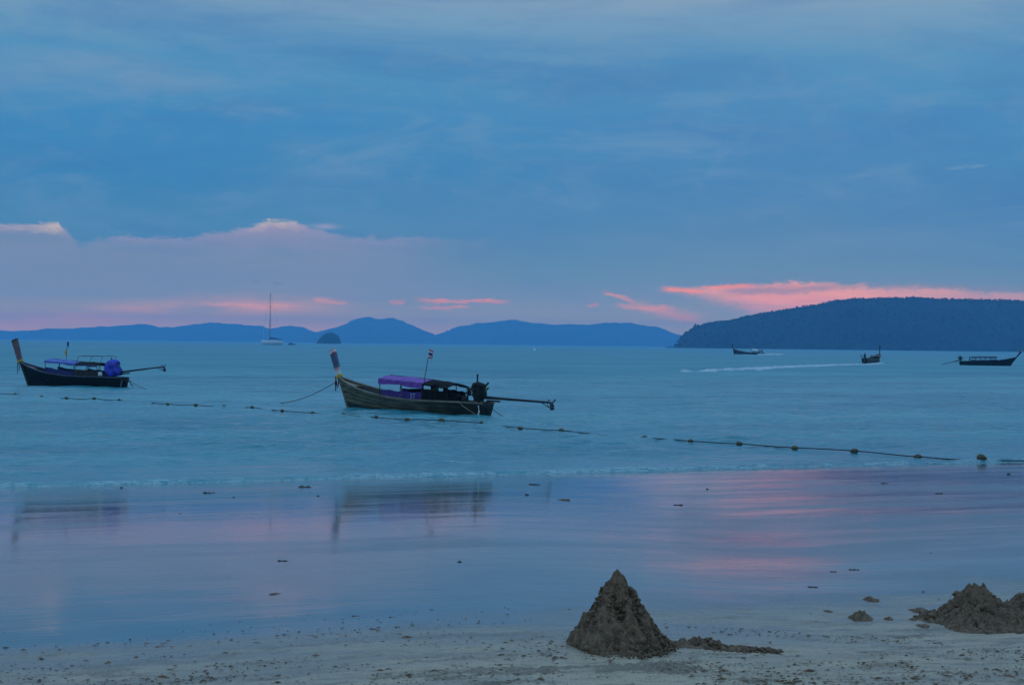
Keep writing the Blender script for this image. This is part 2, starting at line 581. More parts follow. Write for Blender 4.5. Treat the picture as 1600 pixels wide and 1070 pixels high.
def sand_material():
    m = bpy.data.materials.new('wet_sand')
    m.use_nodes = True
    t = m.node_tree
    t.nodes.clear()
    n = Net(t)
    b = n.node('ShaderNodeBsdfPrincipled')
    t.links.new(b.outputs[0], n.node('ShaderNodeOutputMaterial').inputs[0])
    P = n.node('ShaderNodeNewGeometry').outputs['Position']
    L = n.mapping(P, (1, 1, 1), (0, 0, -math.atan2(TAN.y, TAN.x)))     # x along the waterline
    dry = attr(n, 'dry')
    patch = attr(n, 'patch')
    g1 = n.noise(L, 1.3, 5, 0.6)
    g2 = n.noise(L, 60, 3, 0.6)
    g3 = n.noise(n.mapping(L, (0.5, 2.2, 1)), 1.4, 4, 0.65)
    wet_c = n.mix(n.sm(.3, .7, g1), (.092, .112, .112), (.130, .150, .145))
    dry_c = n.mix(n.sm(.3, .7, g2), (.345, .280, .180), (.500, .420, .290))
    dry_c = n.mix(n.mul(n.sm(.40, .66, g3), .55), dry_c, (.170, .140, .100))
    g4 = n.noise(n.mapping(L, (1.2, 6.0, 1)), 2.2, 5, 0.7)
    dry_c = n.mix(n.mul(n.sm(.52, .64, g4), .65), dry_c, (.105, .084, .058))
    dry_c = n.mix(n.mul(patch, .55), dry_c, (.085, .068, .048))
    n.put(b.inputs['Base Color'], n.mix(dry, wet_c, dry_c))
    film = n.sm(.40, .62, g3)                                          # standing film of water here and there
    rough_dry = n.mix(n.mul(film, n.sub(1.0, patch)), (.62, .62, .62), (.38, .38, .38))
    gw = n.noise(n.mapping(L, (.10, .45, 1)), 1.0, 5, .65)
    rough_wet = n.mix(n.sm(.42, .68, gw), (.06, .06, .06), (.17, .17, .17))
    n.put(b.inputs['Roughness'], n.mix(dry, rough_wet, rough_dry))
    b.inputs['IOR'].default_value = 1.45
    rip = n.noise(n.mapping(L, (0.22, 0.80, 1)), 1.0, 5, 0.62)
    rip2 = n.noise(n.mapping(L, (0.9, 5.0, 1)), 1.0, 3, 0.6)
    h = n.add(n.mul(rip, .0060), n.mul(rip2, .0006))
    h = n.add(h, n.mul(n.mul(g2, dry), .010))
    bp = n.node('ShaderNodeBump')
    bp.inputs['Strength'].default_value = 1.0
    bp.inputs['Distance'].default_value = 1.0
    n.put(bp.inputs['Height'], h)
    t.links.new(bp.outputs[0], b.inputs['Normal'])
    return m


# --- the sea: one sheet from under the sand edge to the horizon
def sea_height(x, y, res):
    """Wind ripples and small swell; res is the local mesh spacing."""
    z = np.zeros_like(x)
    rng = np.random.RandomState(3)
    base = math.atan2(-SEAW.y, -SEAW.x)
    for lam, amp, k in ((11, .030, 3), (6.5, .024, 4), (3.8, .020, 5), (2.2, .014, 6), (1.3, .0085, 6), (0.8, .005, 6)):
        fadeo = np.clip((lam / np.maximum(res, 1e-3) - 2.2) / 3.0, 0, 1)
        for _ in range(k):
            th = base + rng.normal(0, .55)
            l = lam * rng.uniform(.75, 1.3)
            ph = rng.uniform(0, 6.28)
            w = 2 * PI / l
            warp = 1.5 * l * (vnoise(x / (6 * l) + ph, y / (6 * l), 5) - .5)
            ar = w * (x * math.cos(th) + y * math.sin(th) + warp) + ph
            z += fadeo * 1.9 * amp / math.sqrt(k) * (np.sin(ar) + .25 * np.sin(2 * ar + .6))
    return z


def make_sea():
    ang = np.concatenate([np.linspace(-78, -22.5, 30)[:-1], np.linspace(-22.5, 22.5, 600), np.linspace(22.5, 60, 24)[1:]])
    a = np.radians(ang)
    ca, sa = np.cos(a), np.sin(a)
    # distance at which each ray from the viewer meets the line 1.2 m inland of the waterline
    den = sa * SEAW.x + ca * SEAW.y
    r0 = ((SA.x * SEAW.x + SA.y * SEAW.y) - 1.2) / den
    steps = [0.0]
    d = 0.16
    while steps[-1] < 11500:
        p = steps[-1]
        d = 0.13 if p < 10 else (0.17 + (p - 10) * .0032 if p < 160 else d * 1.045)
        steps.append(p + d)
    st = np.array(steps)
    st[-1] = 11500
    r = r0[None, :] + st[:, None]
    x, y = r * sa[None, :], r * ca[None, :]
    s = -inland(x, y)
    t = along(x, y)
    res = np.gradient(st)[:, None] * np.ones_like(x)
    edge_w = 0.9 * (fbm(t * .16, t * 0 + 3.3, 3, 31) - .5) + .25 * (fbm(t * 1.3, t * 0, 2, 13) - .5)
    se = s - edge_w
    calm = sstep(0.5, 14, s) * .92 + .08
    z = sea_height(x, y, res) * calm
    # the spent wave on the sand, and two low crests behind it
    lip_a = .055 + .05 * fbm(t * .3, t * 0 + 9, 3, 91)
    lip = lip_a * np.exp(-((se - .42) / np.where(se < .42, .22, .85)) ** 2)
    rag = fbm(t * 5, s * 6, 3, 55)
    z = z + lip * (.75 + .5 * rag)
    foam = np.exp(-((se - .33) / .22) ** 2) * sstep(.38, .62, fbm(t * .5, s * .2, 3, 71)) * 1.1
    foam = np.maximum(foam, np.exp(-((se - .1) / .12) ** 2) * .45)
    foam = foam + .45 * sstep(.55, .8, fbm(t * .35, s * .9, 4, 72)) * sstep(3.5, .4, se) * sstep(-.2, .3, se)
    for c, hgt, wd, t0, t1, sd_ in ((5.2, .10, 1.0, -6, 17, 5), (8.5, .07, 1.2, 14, 30, 6), (2.4, .075, .8, 32, 60, 7), (13.5, .075, 1.8, -25, 70, 8)):
        cc = c + 2.2 * (fbm(t * .09, t * 0 + sd_, 3, 100 + sd_) - .5)
        win = sstep(t0 - 4, t0 + 3, t) * sstep(t1 + 4, t1 - 3, t)
        amp = win * sstep(.3, .65, fbm(t * .22, t * 0, 2, 120 + sd_))
        u = se - cc
        z = z + hgt * amp * np.exp(-(u / np.where(u < 0, .35 * wd, wd)) ** 2)
        if c < 12:
            foam = np.maximum(foam, .75 * amp * np.exp(-((u + .05) / .45) ** 2) * sstep(.42, .66, fbm(t * 1.4, s * 2.2, 3, 140 + sd_)))
    z = np.where(se < -.05, -.03 + 0 * z, z)
    z = np.where(s > 400, z * 0, z)
    v = np.stack([x, y, z], -1).reshape(-1, 3)
    return mesh_np('sea', v, grid_faces(len(st), len(ang))[:, ::-1], sea_material(), True, {'foam': np.clip(foam, 0, 1), 'offshore': sstep(12, 190, s)})


def sea_material():
    m = bpy.data.materials.new('turbid_sea')
    m.use_nodes = True
    t = m.node_tree
    t.nodes.clear()
    n = Net(t)
    b = n.node('ShaderNodeBsdfPrincipled')
    t.links.new(b.outputs[0], n.node('ShaderNodeOutputMaterial').inputs[0])
    P = n.node('ShaderNodeNewGeometry').outputs['Position']
    L = n.mapping(P, (1, 1, 1), (0, 0, -math.atan2(TAN.y, TAN.x)))
    big = n.noise(n.mapping(L, (.020, .075, 1)), 1.0, 5, .62)
    col = n.mix(n.sm(.3, .7, big), (.012, .185, .250), (.060, .320, .355))
    foam = attr(n, 'foam')
    lace = n.noise(n.mapping(L, (1.0, 1.6, 1)), 2.6, 5, .7)
    lace2 = n.noise(L, 9.0, 3, .6)
    fm = n.m('MULTIPLY', n.sm(.44, .56, n.add(n.mul(lace, .6), n.mul(lace2, .4))), n.sm(.08, .55, foam), clamp=True)
    n.put(b.inputs['Base Color'], n.mix(n.mul(fm, .5), col, (.54, .64, .62)))
    off = attr(n, 'offshore')
    n.put(b.inputs['Roughness'], n.mix(fm, n.mix(off, (.15, .15, .15), (.48, .48, .48)), (.7, .7, .7)))
    b.inputs['IOR'].default_value = 1.33
    w1 = n.noise(n.mapping(L, (.55, 1.3, 1)), 1.0, 3, .6)
    w2 = n.noise(n.mapping(L, (2.2, 4.6, 1)), 1.0, 3, .6)
    w3 = n.noise(n.mapping(L, (.12, .34, 1)), 1.0, 3, .55)
    h = n.add(n.add(n.mul(w1, .30), n.mul(w2, .085)), n.mul(w3, .85))
    bp = n.node('ShaderNodeBump')
    bp.inputs['Strength'].default_value = 1.0
    bp.inputs['Distance'].default_value = 1.0
    n.put(bp.inputs['Height'], h)
    t.links.new(bp.outputs[0], b.inputs['Normal'])
    return m


link('beach', make_sand(), kind='structure')
link('sea', make_sea(), kind='structure')


# ------------------------------------------------------------------ hills over the water
def hill_mat(name, a, b):
    return mat(name, a, 0.9, .35, .012, spec=.1, tint=b)


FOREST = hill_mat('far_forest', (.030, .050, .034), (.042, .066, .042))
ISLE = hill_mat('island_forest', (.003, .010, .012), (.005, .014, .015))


def ridge(name, D, pts, depth, material, step, rough, seed, nv=41):
    """A hill range whose skyline passes through the given points, D metres out, sloping to the water on both sides."""
    xs, hs = [], []
    for px, py in pts:
        d = ray(px, py)
        t = D / d.y
        xs.append(d.x * t)
        hs.append(max(0.0, EYE.z + d.z * t))
    u = np.arange(xs[0], xs[-1] + step, step)
    H = np.interp(u, xs, hs)
    H = H + rough * (fbm(u / (step * 14), u * 0 + seed, 6, seed, .62) - .5) * sstep(0, 30, H)
    ends = sstep(0, 1, np.minimum(np.arange(len(u)), np.arange(len(u))[::-1]) / 4)
    H = H * ends
    v = np.linspace(-1, 1, nv)
    Vv, Uu = np.meshgrid(v, u, indexing='ij')
    prof = (1 - np.abs(Vv) ** 1.25)
    x = Uu + Vv * depth * .12 * np.sin(Uu / (depth * 1.3))
    y = D + Vv * depth * (.55 + .45 * np.clip(H / max(hs), 0, 1))[None, :]
    spur = fbm(Uu / (depth * .22), Vv * 1.5 + seed, 4, seed + 9) - .5
    z = H[None, :] * prof * (1 + .45 * spur * np.abs(Vv) ** .6 * (1 - np.abs(Vv)) * 2) - 1.0 * np.abs(Vv) ** 4
    z = np.maximum(z, -.8)
    P = np.stack([x, y, z], -1)
    me = mesh_np(name, P.reshape(-1, 3), grid_faces(nv, len(u)), material, True)
    o = link(name, me, kind='structure')
    return o, P


FAR_L = [(-700, 524), (-500, 514), (-300, 518), (-100, 517), (0, 516), (30, 517), (62, 516), (75, 513), (100, 513), (140, 512), (165, 510), (200, 507),
         (225, 506), (250, 512), (270, 512), (300, 508), (335, 503), (350, 506), (372, 505), (395, 509), (410, 509), (423, 515),
         (440, 510), (455, 508), (470, 510), (490, 518), (510, 523), (530, 529), (545, 534)]
FAR_M = [(440, 533), (470, 524), (490, 519), (505, 517), (530, 510), (550, 502), (562, 497), (575, 494.5), (590, 498), (615, 498), (630, 503), (650, 511),
         (665, 518), (680, 523), (700, 530), (715, 537)]
FAR_R = [(650, 537), (675, 525), (690, 519), (710, 512), (740, 506), (765, 504), (790, 500), (815, 500), (830, 505), (860, 507), (900, 508),
         (950, 504.5), (975, 504), (1000, 508), (1030, 512), (1050, 519), (1062, 523), (1090, 531), (1120, 541)]
ridge('far_hills', 9600, FAR_L, 700, FOREST, 5.0, 22, 3)
ridge('far_hills', 8800, FAR_M, 800, FOREST, 5.0, 20, 13)
ridge('far_hills', 9000, FAR_R, 800, FOREST, 5.0, 20, 23)
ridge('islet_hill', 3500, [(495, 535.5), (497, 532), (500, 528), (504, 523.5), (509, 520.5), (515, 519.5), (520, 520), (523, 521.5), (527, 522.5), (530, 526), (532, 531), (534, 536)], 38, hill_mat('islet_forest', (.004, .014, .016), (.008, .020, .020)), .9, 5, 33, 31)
ISL = [(1052, 543), (1056, 537), (1062, 530), (1072, 521), (1090, 511), (1120, 505), (1150, 500.5), (1175, 495), (1200, 489), (1240, 483), (1290, 476),
       (1330, 471), (1370, 467.5), (1420, 468), (1470, 467.5), (1520, 469), (1560, 470), (1600, 472), (1700, 478), (1900, 494), (2100, 530), (2150, 549)]
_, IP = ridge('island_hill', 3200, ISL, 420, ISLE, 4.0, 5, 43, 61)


def make_forest():
    """Tree crowns over the wooded island: one mass of small rough crowns."""
    rng = np.random.RandomState(5)
    base = [(-.9, 0, .1), (.9, 0, 0), (0, .9, -.1), (0, -.9, .1), (.2, 0, .95), (-.1, .1, -.7)]
    tri = [(4, 1, 2), (4, 2, 0), (4, 0, 3), (4, 3, 1), (5, 2, 1), (5, 0, 2), (5, 3, 0), (5, 1, 3)]
    nv, nu = IP.shape[:2]
    vs, fs = [], []
    k = 0
    for i in range(7500):
        a = rng.uniform(0, nv * .56) if i > 3600 else nv * .5 + rng.normal(0, 1.2)
        b = rng.uniform(2, nu - 2)
        p = IP[int(min(max(a, 1), nv - 2)), int(b)] + rng.normal(0, 2.2, 3) * (1, 1, .2)
        if p[2] < 2.0:
            continue
        r = rng.uniform(1.4, 2.9) * (1.5 if rng.rand() < .05 else 1)
        for q in range(2):
            c = p + rng.normal(0, r * .5, 3) * (1, 1, .6) + (0, 0, r * .45)
            rr = r * rng.uniform(.6, 1.0)
            for bv in base:
                vs.append(c + np.array(bv) * rr * rng.uniform(.7, 1.25))
            fs += [(k + t0, k + t1, k + t2) for t0, t1, t2 in tri]
            k += 6
    return mesh_np('forest', np.array(vs), np.array(fs), ISLE, False)


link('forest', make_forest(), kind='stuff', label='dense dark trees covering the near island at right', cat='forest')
mb = MB()
for px, py, s in ((1046, 542, 9), (1052, 542.3, 7), (1041, 542.2, 4)):
    p = on_sea(px, 543.2)
    p = Vector((p.x / p.y * 3100, 3100, 0))
    mb.tube([p + Vector((-s, 0, -.5)), p + Vector((-s * .3, 0, s * .12)), p + Vector((s * .4, 0, s * .1)), p + Vector((s, 0, -.5))], [s * .1, s * .22, s * .2, s * .08], 7)
mb.build('shore_rock', mat('dark_rock', (.06, .06, .055), .9, .3, .3), label='low dark rock in the water off the left tip of the wooded island', cat='rock')

# ------------------------------------------------------------------ the air
hz = bpy.data.materials.new('haze')
hz.use_nodes = True
hz.node_tree.nodes.clear()
n = Net(hz.node_tree)
pv = n.node('ShaderNodeVolumePrincipled')
pv.inputs['Color'].default_value = (.20, .60, 1.0, 1)
pv.inputs['Density'].default_value = HAZE_DENS
pv.inputs['Anisotropy'].default_value = 0.0
hz.node_tree.links.new(pv.outputs[0], n.node('ShaderNodeOutputMaterial').inputs['Volume'])
mb = MB()
mb.box((0, 4500, 96), (27000, 15200, 200))
mb.build('haze', hz, kind='stuff', label='thin blue dusk haze over the bay', cat='haze')
#@@OBJECTS
# ------------------------------------------------------------------ materials of boats and small things
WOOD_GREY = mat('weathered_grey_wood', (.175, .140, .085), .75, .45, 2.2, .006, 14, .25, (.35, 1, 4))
_t = WOOD_GREY.node_tree                       # plank colour darkens unevenly to near black towards the stern
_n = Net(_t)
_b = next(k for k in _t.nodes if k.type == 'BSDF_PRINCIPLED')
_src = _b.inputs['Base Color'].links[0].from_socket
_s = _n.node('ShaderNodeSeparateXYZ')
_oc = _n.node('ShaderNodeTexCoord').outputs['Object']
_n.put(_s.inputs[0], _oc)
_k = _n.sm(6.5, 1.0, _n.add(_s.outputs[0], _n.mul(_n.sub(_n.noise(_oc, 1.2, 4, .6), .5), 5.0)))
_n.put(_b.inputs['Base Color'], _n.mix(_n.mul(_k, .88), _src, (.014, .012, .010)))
WOOD_DARK = mat('dark_painted_wood', (.008, .008, .009), .7, .4, 2.0, .004, 14, .15, (.35, 1, 4))
WOOD_BROWN = mat('brown_wood', (.075, .048, .030), .7, .45, 2.5, .004, 14, .3, (.35, 1, 3))
WOOD_DECK = mat('grey_deck_wood', (.210, .170, .125), .75, .35, 3.0, .004, 16, .25, (.4, 2, 2))
RAIL_TAN = mat('tan_rail_wood', (.190, .165, .115), .65, .4, 3.0, .003, 16, .3, (.4, 2, 2))
BILGE = mat('dark_bilge', (.020, .018, .015), .8, .4, 3.0)
WEED = mat('weedy_waterline', (.010, .014, .010), .6, .5, 4.0)
PURPLE = mat('purple_tarp', (.170, .050, .330), .55, .25, 3.0, .02, 3, .4)
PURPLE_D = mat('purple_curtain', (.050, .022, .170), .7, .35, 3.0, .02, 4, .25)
BLACK_T = mat('black_tarp', (.006, .005, .005), .8, .4, 3.0, .02, 3, .1)
BLUE_T = mat('blue_tarp', (.045, .110, .420), .5, .25, 3.0, .02, 3, .4)
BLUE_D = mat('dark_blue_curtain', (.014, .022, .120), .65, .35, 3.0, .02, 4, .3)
BLUE_W = mat('bright_blue_wrap', (.008, .025, .420), .45, .35, 2.2, .03, 4, .5)
PALE_T = mat('pale_green_tarp', (.60, .70, .66), .6, .15, 3.0)
NAVY_T = mat('navy_tarp', (.020, .030, .090), .6, .3, 3.0)
IRON = mat('grimy_iron', (.010, .009, .008), .6, .5, 5.0, .004, 25, .3)
STEEL = mat('dull_steel', (.070, .075, .080), .45, .35, 6.0, .002, 25, .5, metal=.5)
GREEN_P = mat('green_paint', (.090, .220, .060), .5, .25, 5.0)
RED = mat('red_cloth', (.260, .022, .030), .7, .3, 5.0)
DARKRED = mat('dark_red_cloth', (.050, .016, .024), .75, .35, 5.0)
YELLOW = mat('yellow_cloth', (.560, .380, .040), .7, .25, 5.0)
PINK = mat('faded_pink_paint', (.620, .300, .330), .6, .2, 4.0)
WHITE = mat('white_paint', (.740, .740, .720), .5, .1, 4.0)
BAND_BLUE = mat('grey_blue_paint', (.065, .095, .170), .6, .3, 4.0)
FLAG_W = mat('white_cloth', (.720, .700, .700), .7, .1, 6.0)
FLAG_R = mat('flag_red_cloth', (.520, .060, .080), .7, .1, 6.0)
FLAG_B = mat('flag_blue_cloth', (.030, .030, .200), .7, .1, 6.0)
ROPE = mat('dark_rope', (.030, .030, .026), .9, .3, 8.0)
ROPE_TAN = mat('tan_rope', (.260, .190, .110), .9, .3, 8.0)
CANVAS = mat('tan_canvas', (.240, .180, .100), .8, .3, 4.0)
PLASTIC = mat('white_plastic', (.620, .640, .640), .5, .15, 4.0)


def hull_fn(L, B, rk, z_mid, z_bow, z_st, fulln=2.9, sp=2.4):
    zk = -.40

    def beam(t):
        if t > .42:
            return B / 2 * max(.035, (1 - ((t - .42) / .58) ** fulln) * .965 + .035)
        return B / 2 * (1 - .52 * ((.42 - t) / .42) ** 2.0)

    def sheer(t):
        return z_mid + (z_st - z_mid) * max(0, (.25 - t) / .25) ** 2 + (z_bow - z_mid) * max(0, (t - .30) / .70) ** sp

    def P(t, v, side, off=0.0):
        xk = t * L
        xg = -.12 + t * (L + rk + .12)
        zg = sheer(t)
        e = .40 + .55 * t ** 2
        y = beam(t) * v ** e + off * (1 if beam(t) > .1 else .4)
        return Vector((xk + (xg - xk) * v ** 1.1, side * y, zk + (zg - zk) * v))
    return P, sheer, beam


def longtail(name, label, group, loc, yaw, o):
    """A long-tail boat lying along local x, stern at the origin, waterline at z = 0."""
    L, B, rk = o['L'], o['B'], o['rk']
    P, sheer, beam = hull_fn(L, B, rk, o['zm'], o['zb'], o['zs'])
    root = empty(name, loc, yaw, label=label, cat='boat', group=group)
    root.rotation_euler = (o.get('heel', 0), 0, yaw)
    fine = o.get('fine', True)
    nt = 26 if fine else 16
    T = [k / nt for k in range(nt + 1)]
    # hull shell
    mb = MB()
    vv = [0.02, .12, .25, .40, .56, .72, .86, .985]
    rings = [[P(t, v, 1) for v in reversed(vv)] + [P(t, v, -1) for v in vv] +
             [P(t, v, -1, -.07) for v in reversed(vv[1:])] + [P(t, v, 1, -.07) for v in vv[1:]] for t in T]
    mb.loft(rings, True, False)
    tr = [P(0, v, 1) for v in reversed(vv)] + [P(0, v, -1) for v in vv]
    mb.loft([tr, [p + Vector((.06, 0, 0)) for p in tr]], True, True)
    hull = mb.build('hull', [o['hull_low']], root, True)
    # planks of the sides
    edges = o.get('strakes', [.13, .30, .46, .62, .79, .985])
    for side in (1, -1):
        for k in range(len(edges) - 1):
            a, b = edges[k], edges[k + 1]
            m = MB()
            ts = [i / 14 for i in range(15)] if fine else [i / 9 for i in range(10)]
            rows = []
            for t in ts:
                rows.append([P(t, b, side, .006), P(t, a + (b - a) * .5, side, .022), P(t, a + .004, side, .024), P(t, a + .004, side, .002)])
            m.loft(rows, False, False)
            m.build('plank', [o['side'] if k >= o.get('dark_below', 1) else o['hull_low']], hull, True)
    # gunwale rails
    for side in (1, -1):
        m = MB()
        rows = []
        for t in T:
            p = P(t, 1.0, side)
            y0 = side * (abs(p.y) + .05)
            y1 = side * max(.0, abs(p.y) - .10)
            rows.append([(p.x, y0, p.z - .05), (p.x, y0, p.z + .035), (p.x, y1, p.z + .035), (p.x, y1, p.z - .05)])
        m.loft(rows, True, True)
        m.build('gunwale_rail', [o['rail']], root)
    # decks, floor, benches
    m = MB()
    td = [o.get('fd', .80) + (0.995 - o.get('fd', .80)) * i / 8 for i in range(9)]
    rows = []
    for t in td:
        p = P(t, .93, 1)
        w = max(.02, abs(p.y) - .05)
        rows.append([(p.x, w * q, p.z + .05 * (1 - q * q)) for q in (-1, -.5, 0, .5, 1)])
    m.slab(rows, (0, 0, -.05))
    p = P(td[0], .93, 1)
    m.build('foredeck', [o['deck']], root)
    m = MB()
    m.slab([[(P(t, .5, 1).x, q * (abs(P(t, .45, 1).y) - .09), .05 + .30 * max(0, t - .55)) for q in (-1, 0, 1)] for t in (.1, .25, .4, .55, .7, o.get('fd', .8) + .03)], (0, 0, -.04))
    m.build('floor_boards', [BILGE], root)
    m = MB()
    m.slab([[(P(t, .9, 1).x, q * (abs(P(t, .85, 1).y) - .08), P(t, .86, 1).z) for q in (-1, 0, 1)] for t in (.012, .06, .13)], (0, 0, -.05))
    m.build('stern_deck', [o['deck2']], root)
    for t in o.get('benches', (.22, .34, .46, .58, .70)):
        m = MB()
        p = P(t, .70, 1)
        m.box((p.x, 0, .48 + .2 * max(0, t - .5)), (.30, 2 * (abs(p.y) - .09), .05))
        m.build('bench', [o['deck2']], root)
    # stem post rising into the tall prow
    g = P(1, 1, 1)
    ph, px_ = o['ph'], o['px']
    path = [(0, 0), (.18, .17), (.40, .40), (.62, .62), (.82, .83), (1, 1)]
    pts = []
    for a, b in path:
        pts.append(Vector((g.x - .10 + px_ * (a * .85 + .15 * a * a), 0, g.z - .10 + (ph - g.z + .10) * b)))

    def at(s):
        f = s * (len(pts) - 1)
        i = min(int(f), len(pts) - 2)
        return pts[i].lerp(pts[i + 1], f - i)

    def sect(s, grow=0.0):
        c = at(s)
        w = (.17 + .07 * s + grow) * o.get('pw', 1)
        th = (.07 + .02 * s) * o.get('pw', 1) + grow
        d = (at(min(1, s + .05)) - at(max(0, s - .05))).normalized()
        a = Vector((d.z, 0, -d.x))
        return [c + a * w + Vector((0, th, 0)), c + a * w - Vector((0, th, 0)), c - a * w * .9 - Vector((0, th, 0)), c - a * w * .9 + Vector((0, th, 0))]
    m = MB()
    m.loft([sect(s) for s in (0, .25, .5, .75, 1.0)], True, True)
    stem = [P(1, v, 1) for v in (.02, .25, .5, .75, 1.0)]
    m.loft([[Vector((p.x + .09, .05, p.z)), Vector((p.x + .09, -.05, p.z)), Vector((p.x - .12, -.09, p.z)), Vector((p.x - .12, .09, p.z))] for p in stem], True, True)
    prow = m.build('prow_post', [o['prow']], root, bevel=.012)
    for s0, s1, bm_ in o.get('bands', ()):
        m = MB()
        m.loft([sect(s0, .012), sect(s1, .012)], True, True)
        m.build('band', [bm_], prow)
    # garland cloths tied round the prow
    for k, (dx, dy, ln, cm) in enumerate(o.get('ribbons', ())):
        m = MB()
        c = at(.06) + Vector((.17, 0, 0))
        rows = []
        for i in range(7):
            q = i / 6
            w = .05 + .13 * math.sin(PI * min(1, q * 1.05)) ** .7
            sx = .05 * math.sin(q * 5 + k)
            rows.append([c + Vector((dx * q + sx + w * .4, dy - w * .5, -ln * q)), c + Vector((dx * q + sx + .06, dy, -ln * q)), c + Vector((dx * q + sx - w * .3, dy + w * .6, -ln * q))])
        m.slab(rows, (.02, .01, 0))
        m.build('prow_ribbon', [cm], root)
    if o.get('ribbons'):
        m = MB()
        for s in (.03, .07, .11):
            q = sect(s, .03)
            m.tube(q + [q[0]], .035, 6)
        m.build('garland', [o.get('garland', YELLOW)], root)
    # canopies
    for cn in o.get('canopies', ()):
        x0, x1, z0, z1, w, tm, vm, drop = cn
        m = MB()
        nx, ny = 9, 9
        hm = Matrix
        rows = []
        for i in range(nx):
            u = i / (nx - 1)
            x = x0 + (x1 - x0) * u
            zc = z0 + (z1 - z0) * u - .05 * abs(math.sin(u * PI * 2)) - .05 * (abs(u - .5) * 2) ** 3
            rows.append([(x, w * q, zc + .22 * (1 - q * q) + random.uniform(-.016, .016)) for q in [-1 + 2 * j / (ny - 1) for j in range(ny)]])
        m.slab(rows, (0, 0, -.03))
        can = m.build('canopy', [tm], root, False)
        for side in (0, -1):
            m = MB()
            top = [Vector(r[side]) for r in rows]
            low = [p + Vector((0, 0, -drop * (.85 + .3 * random.random()))) for p in top]
            m.slab([[p + Vector((0, (.004 if side else -.004), 0)) for p in top], low], (0, .02 if side else -.02, 0))
            m.build('valance', [vm], can)
        for u in (0.02, .5, .98):
            x = x0 + (x1 - x0) * u
            for side in (1, -1):
                t = x / (L + rk)
                m = MB()
                zt = z0 + (z1 - z0) * u
                m.tube([(x, side * (abs(P(t, .99, 1).y) - .12), sheer(t) - .3), (x, side * (w - .06), zt - .05)], .028, 6)
                m.build('canopy_post', [o.get('post', IRON)], root)
        m = MB()
        for q in (-.97, 0, .97):
            m.tube([(x0, w * q, z0 + .24 * (1 - q * q) - .06), (x1, w * q, z1 + .24 * (1 - q * q) - .06)], .022, 5)
        m.build('canopy_rail', [o.get('post', IRON)], root)
    # cloth panels along the sides under the canopy
    for x0, x1, h0, h1, cm in o.get('curtains', ()):
        for side in (1, -1):
            m = MB()
            nx = 15
            rows = [[], []]
            for i in range(nx):
                u = i / (nx - 1)
                x = x0 + (x1 - x0) * u
                t = x / (L + rk)
                y = side * (abs(P(t, 1, 1).y) - .13 + .018 * math.sin(u * 31))
                rows[0].append((x, y, sheer(t) - .25))
                rows[1].append((x, y - side * .06, sheer(t) + h0 + (h1 - h0) * u + .025 * math.sin(u * 17 + side)))
            m.slab(rows, (0, .02, 0))
            m.build('side_curtain', [cm], root)
    for x0, x1, hh, cm, nm in o.get('cargo', ()):
        m = MB()
        rng = random.Random(int(x0 * 100))
        x = x0
        while x < x1 - .15:
            ln = rng.uniform(.35, .7)
            h = hh * rng.uniform(.75, 1.1)
            w = rng.uniform(.9, 1.3)
            m.box((min(x + ln / 2, x1 - .1), rng.uniform(-.1, .1), .05 + h / 2), (ln * .93, w, h), Matrix.Rotation(rng.uniform(-.1, .1), 3, 'Z'), 0, rng.uniform(.8, .98))
            x += ln
        m.build(nm, [cm], root, bevel=.05)
    # engine on its swivel at the stern, and the long tail shaft
    ex, ez = o.get('ex', .95), o.get('ez', o['zs'] + .12)
    pit = o.get('pitch', -2.5)
    sw = o.get('swing', 0)
    R = Matrix.Rotation(math.radians(sw), 3, 'Z') @ Matrix.Rotation(math.radians(pit), 3, 'Y')
    O = Vector((ex, 0, ez))

    es = o.get('es', 1.1)

    def E(x, y, z):
        return O + R @ Vector((x * es if abs(x) < .9 else x, y * es, z))
    m = MB()
    m.box(E(0, 0, .38), (.34 * es, .40 * es, .56), R, 0, 1.25)
    m.box(E(.16, .1, .30), (.20 * es, .30, .30), R, 0, .8)
    m.box(E(-.02, 0, .14), (.74, .32, .16), R)
    m.tube([E(-.40, .02, .74), E(-.30, .02, .76), E(.05, .02, .82), E(.30, .02, .76), E(.38, .02, .72)], [.09, .17, .21, .18, .08], 10)
    m.tube([E(-.20, -.16, .60), E(-.20, -.16, .86)], .10, 9)
    m.tube([E(.10, .18, .50), E(.10, .34, .52)], .11, 9)
    m.box(E(-.36, 0, .34), (.16, .30, .30), R, 0, .8)
    eng = m.build('engine', [IRON], root, bevel=.02)
    m = MB()
    m.tube([E(.10, 0, .85), E(.10, 0, 1.12), E(.10, 0, 1.42)], .05, 8)
    m.tube([E(.10, 0, 1.38), E(.10, 0, 1.46)], .065, 8)
    m.build('exhaust_pipe', [IRON], eng)
    m = MB()
    m.box(E(.32, 0, .58), (.07, .40, .30), R)
    m.box(E(.36, 0, .58), (.03, .34, .24), R)
    m.build('radiator', [STEEL], eng, bevel=.01)
    m = MB()
    m.tube([E(.46, .05, .30), E(.66, .09, .34)], [.13, .10], 9)
    m.tube([E(.44, .1, .44), E(.60, .12, .56)], [.05, .08], 8)
    m.build('air_filter', [IRON], eng)
    m = MB()
    m.tube([E(-.48, .10, .52), E(-.66, .08, .70)], [.09, .06], 8)
    m.build('fuel_tank', [GREEN_P], eng)
    m = MB()
    for k in range(7):
        a0 = k / 8 * 2 * PI
        m.tube([E(-.22 + .36 * math.cos(a0), .22, .62 + .36 * math.sin(a0)), E(-.22 + .36 * math.cos(a0 + .8), .24, .62 + .36 * math.sin(a0 + .8))], .02, 5)
    m.build('hose', [IRON], eng)
    m = MB()
    m.tube([E(-.30, .1, .60), E(-.62, .12, .92), E(-.68, .12, .98)], [.06, .055, .06], 6)
    m.build('lever', [IRON], eng)
    m = MB()
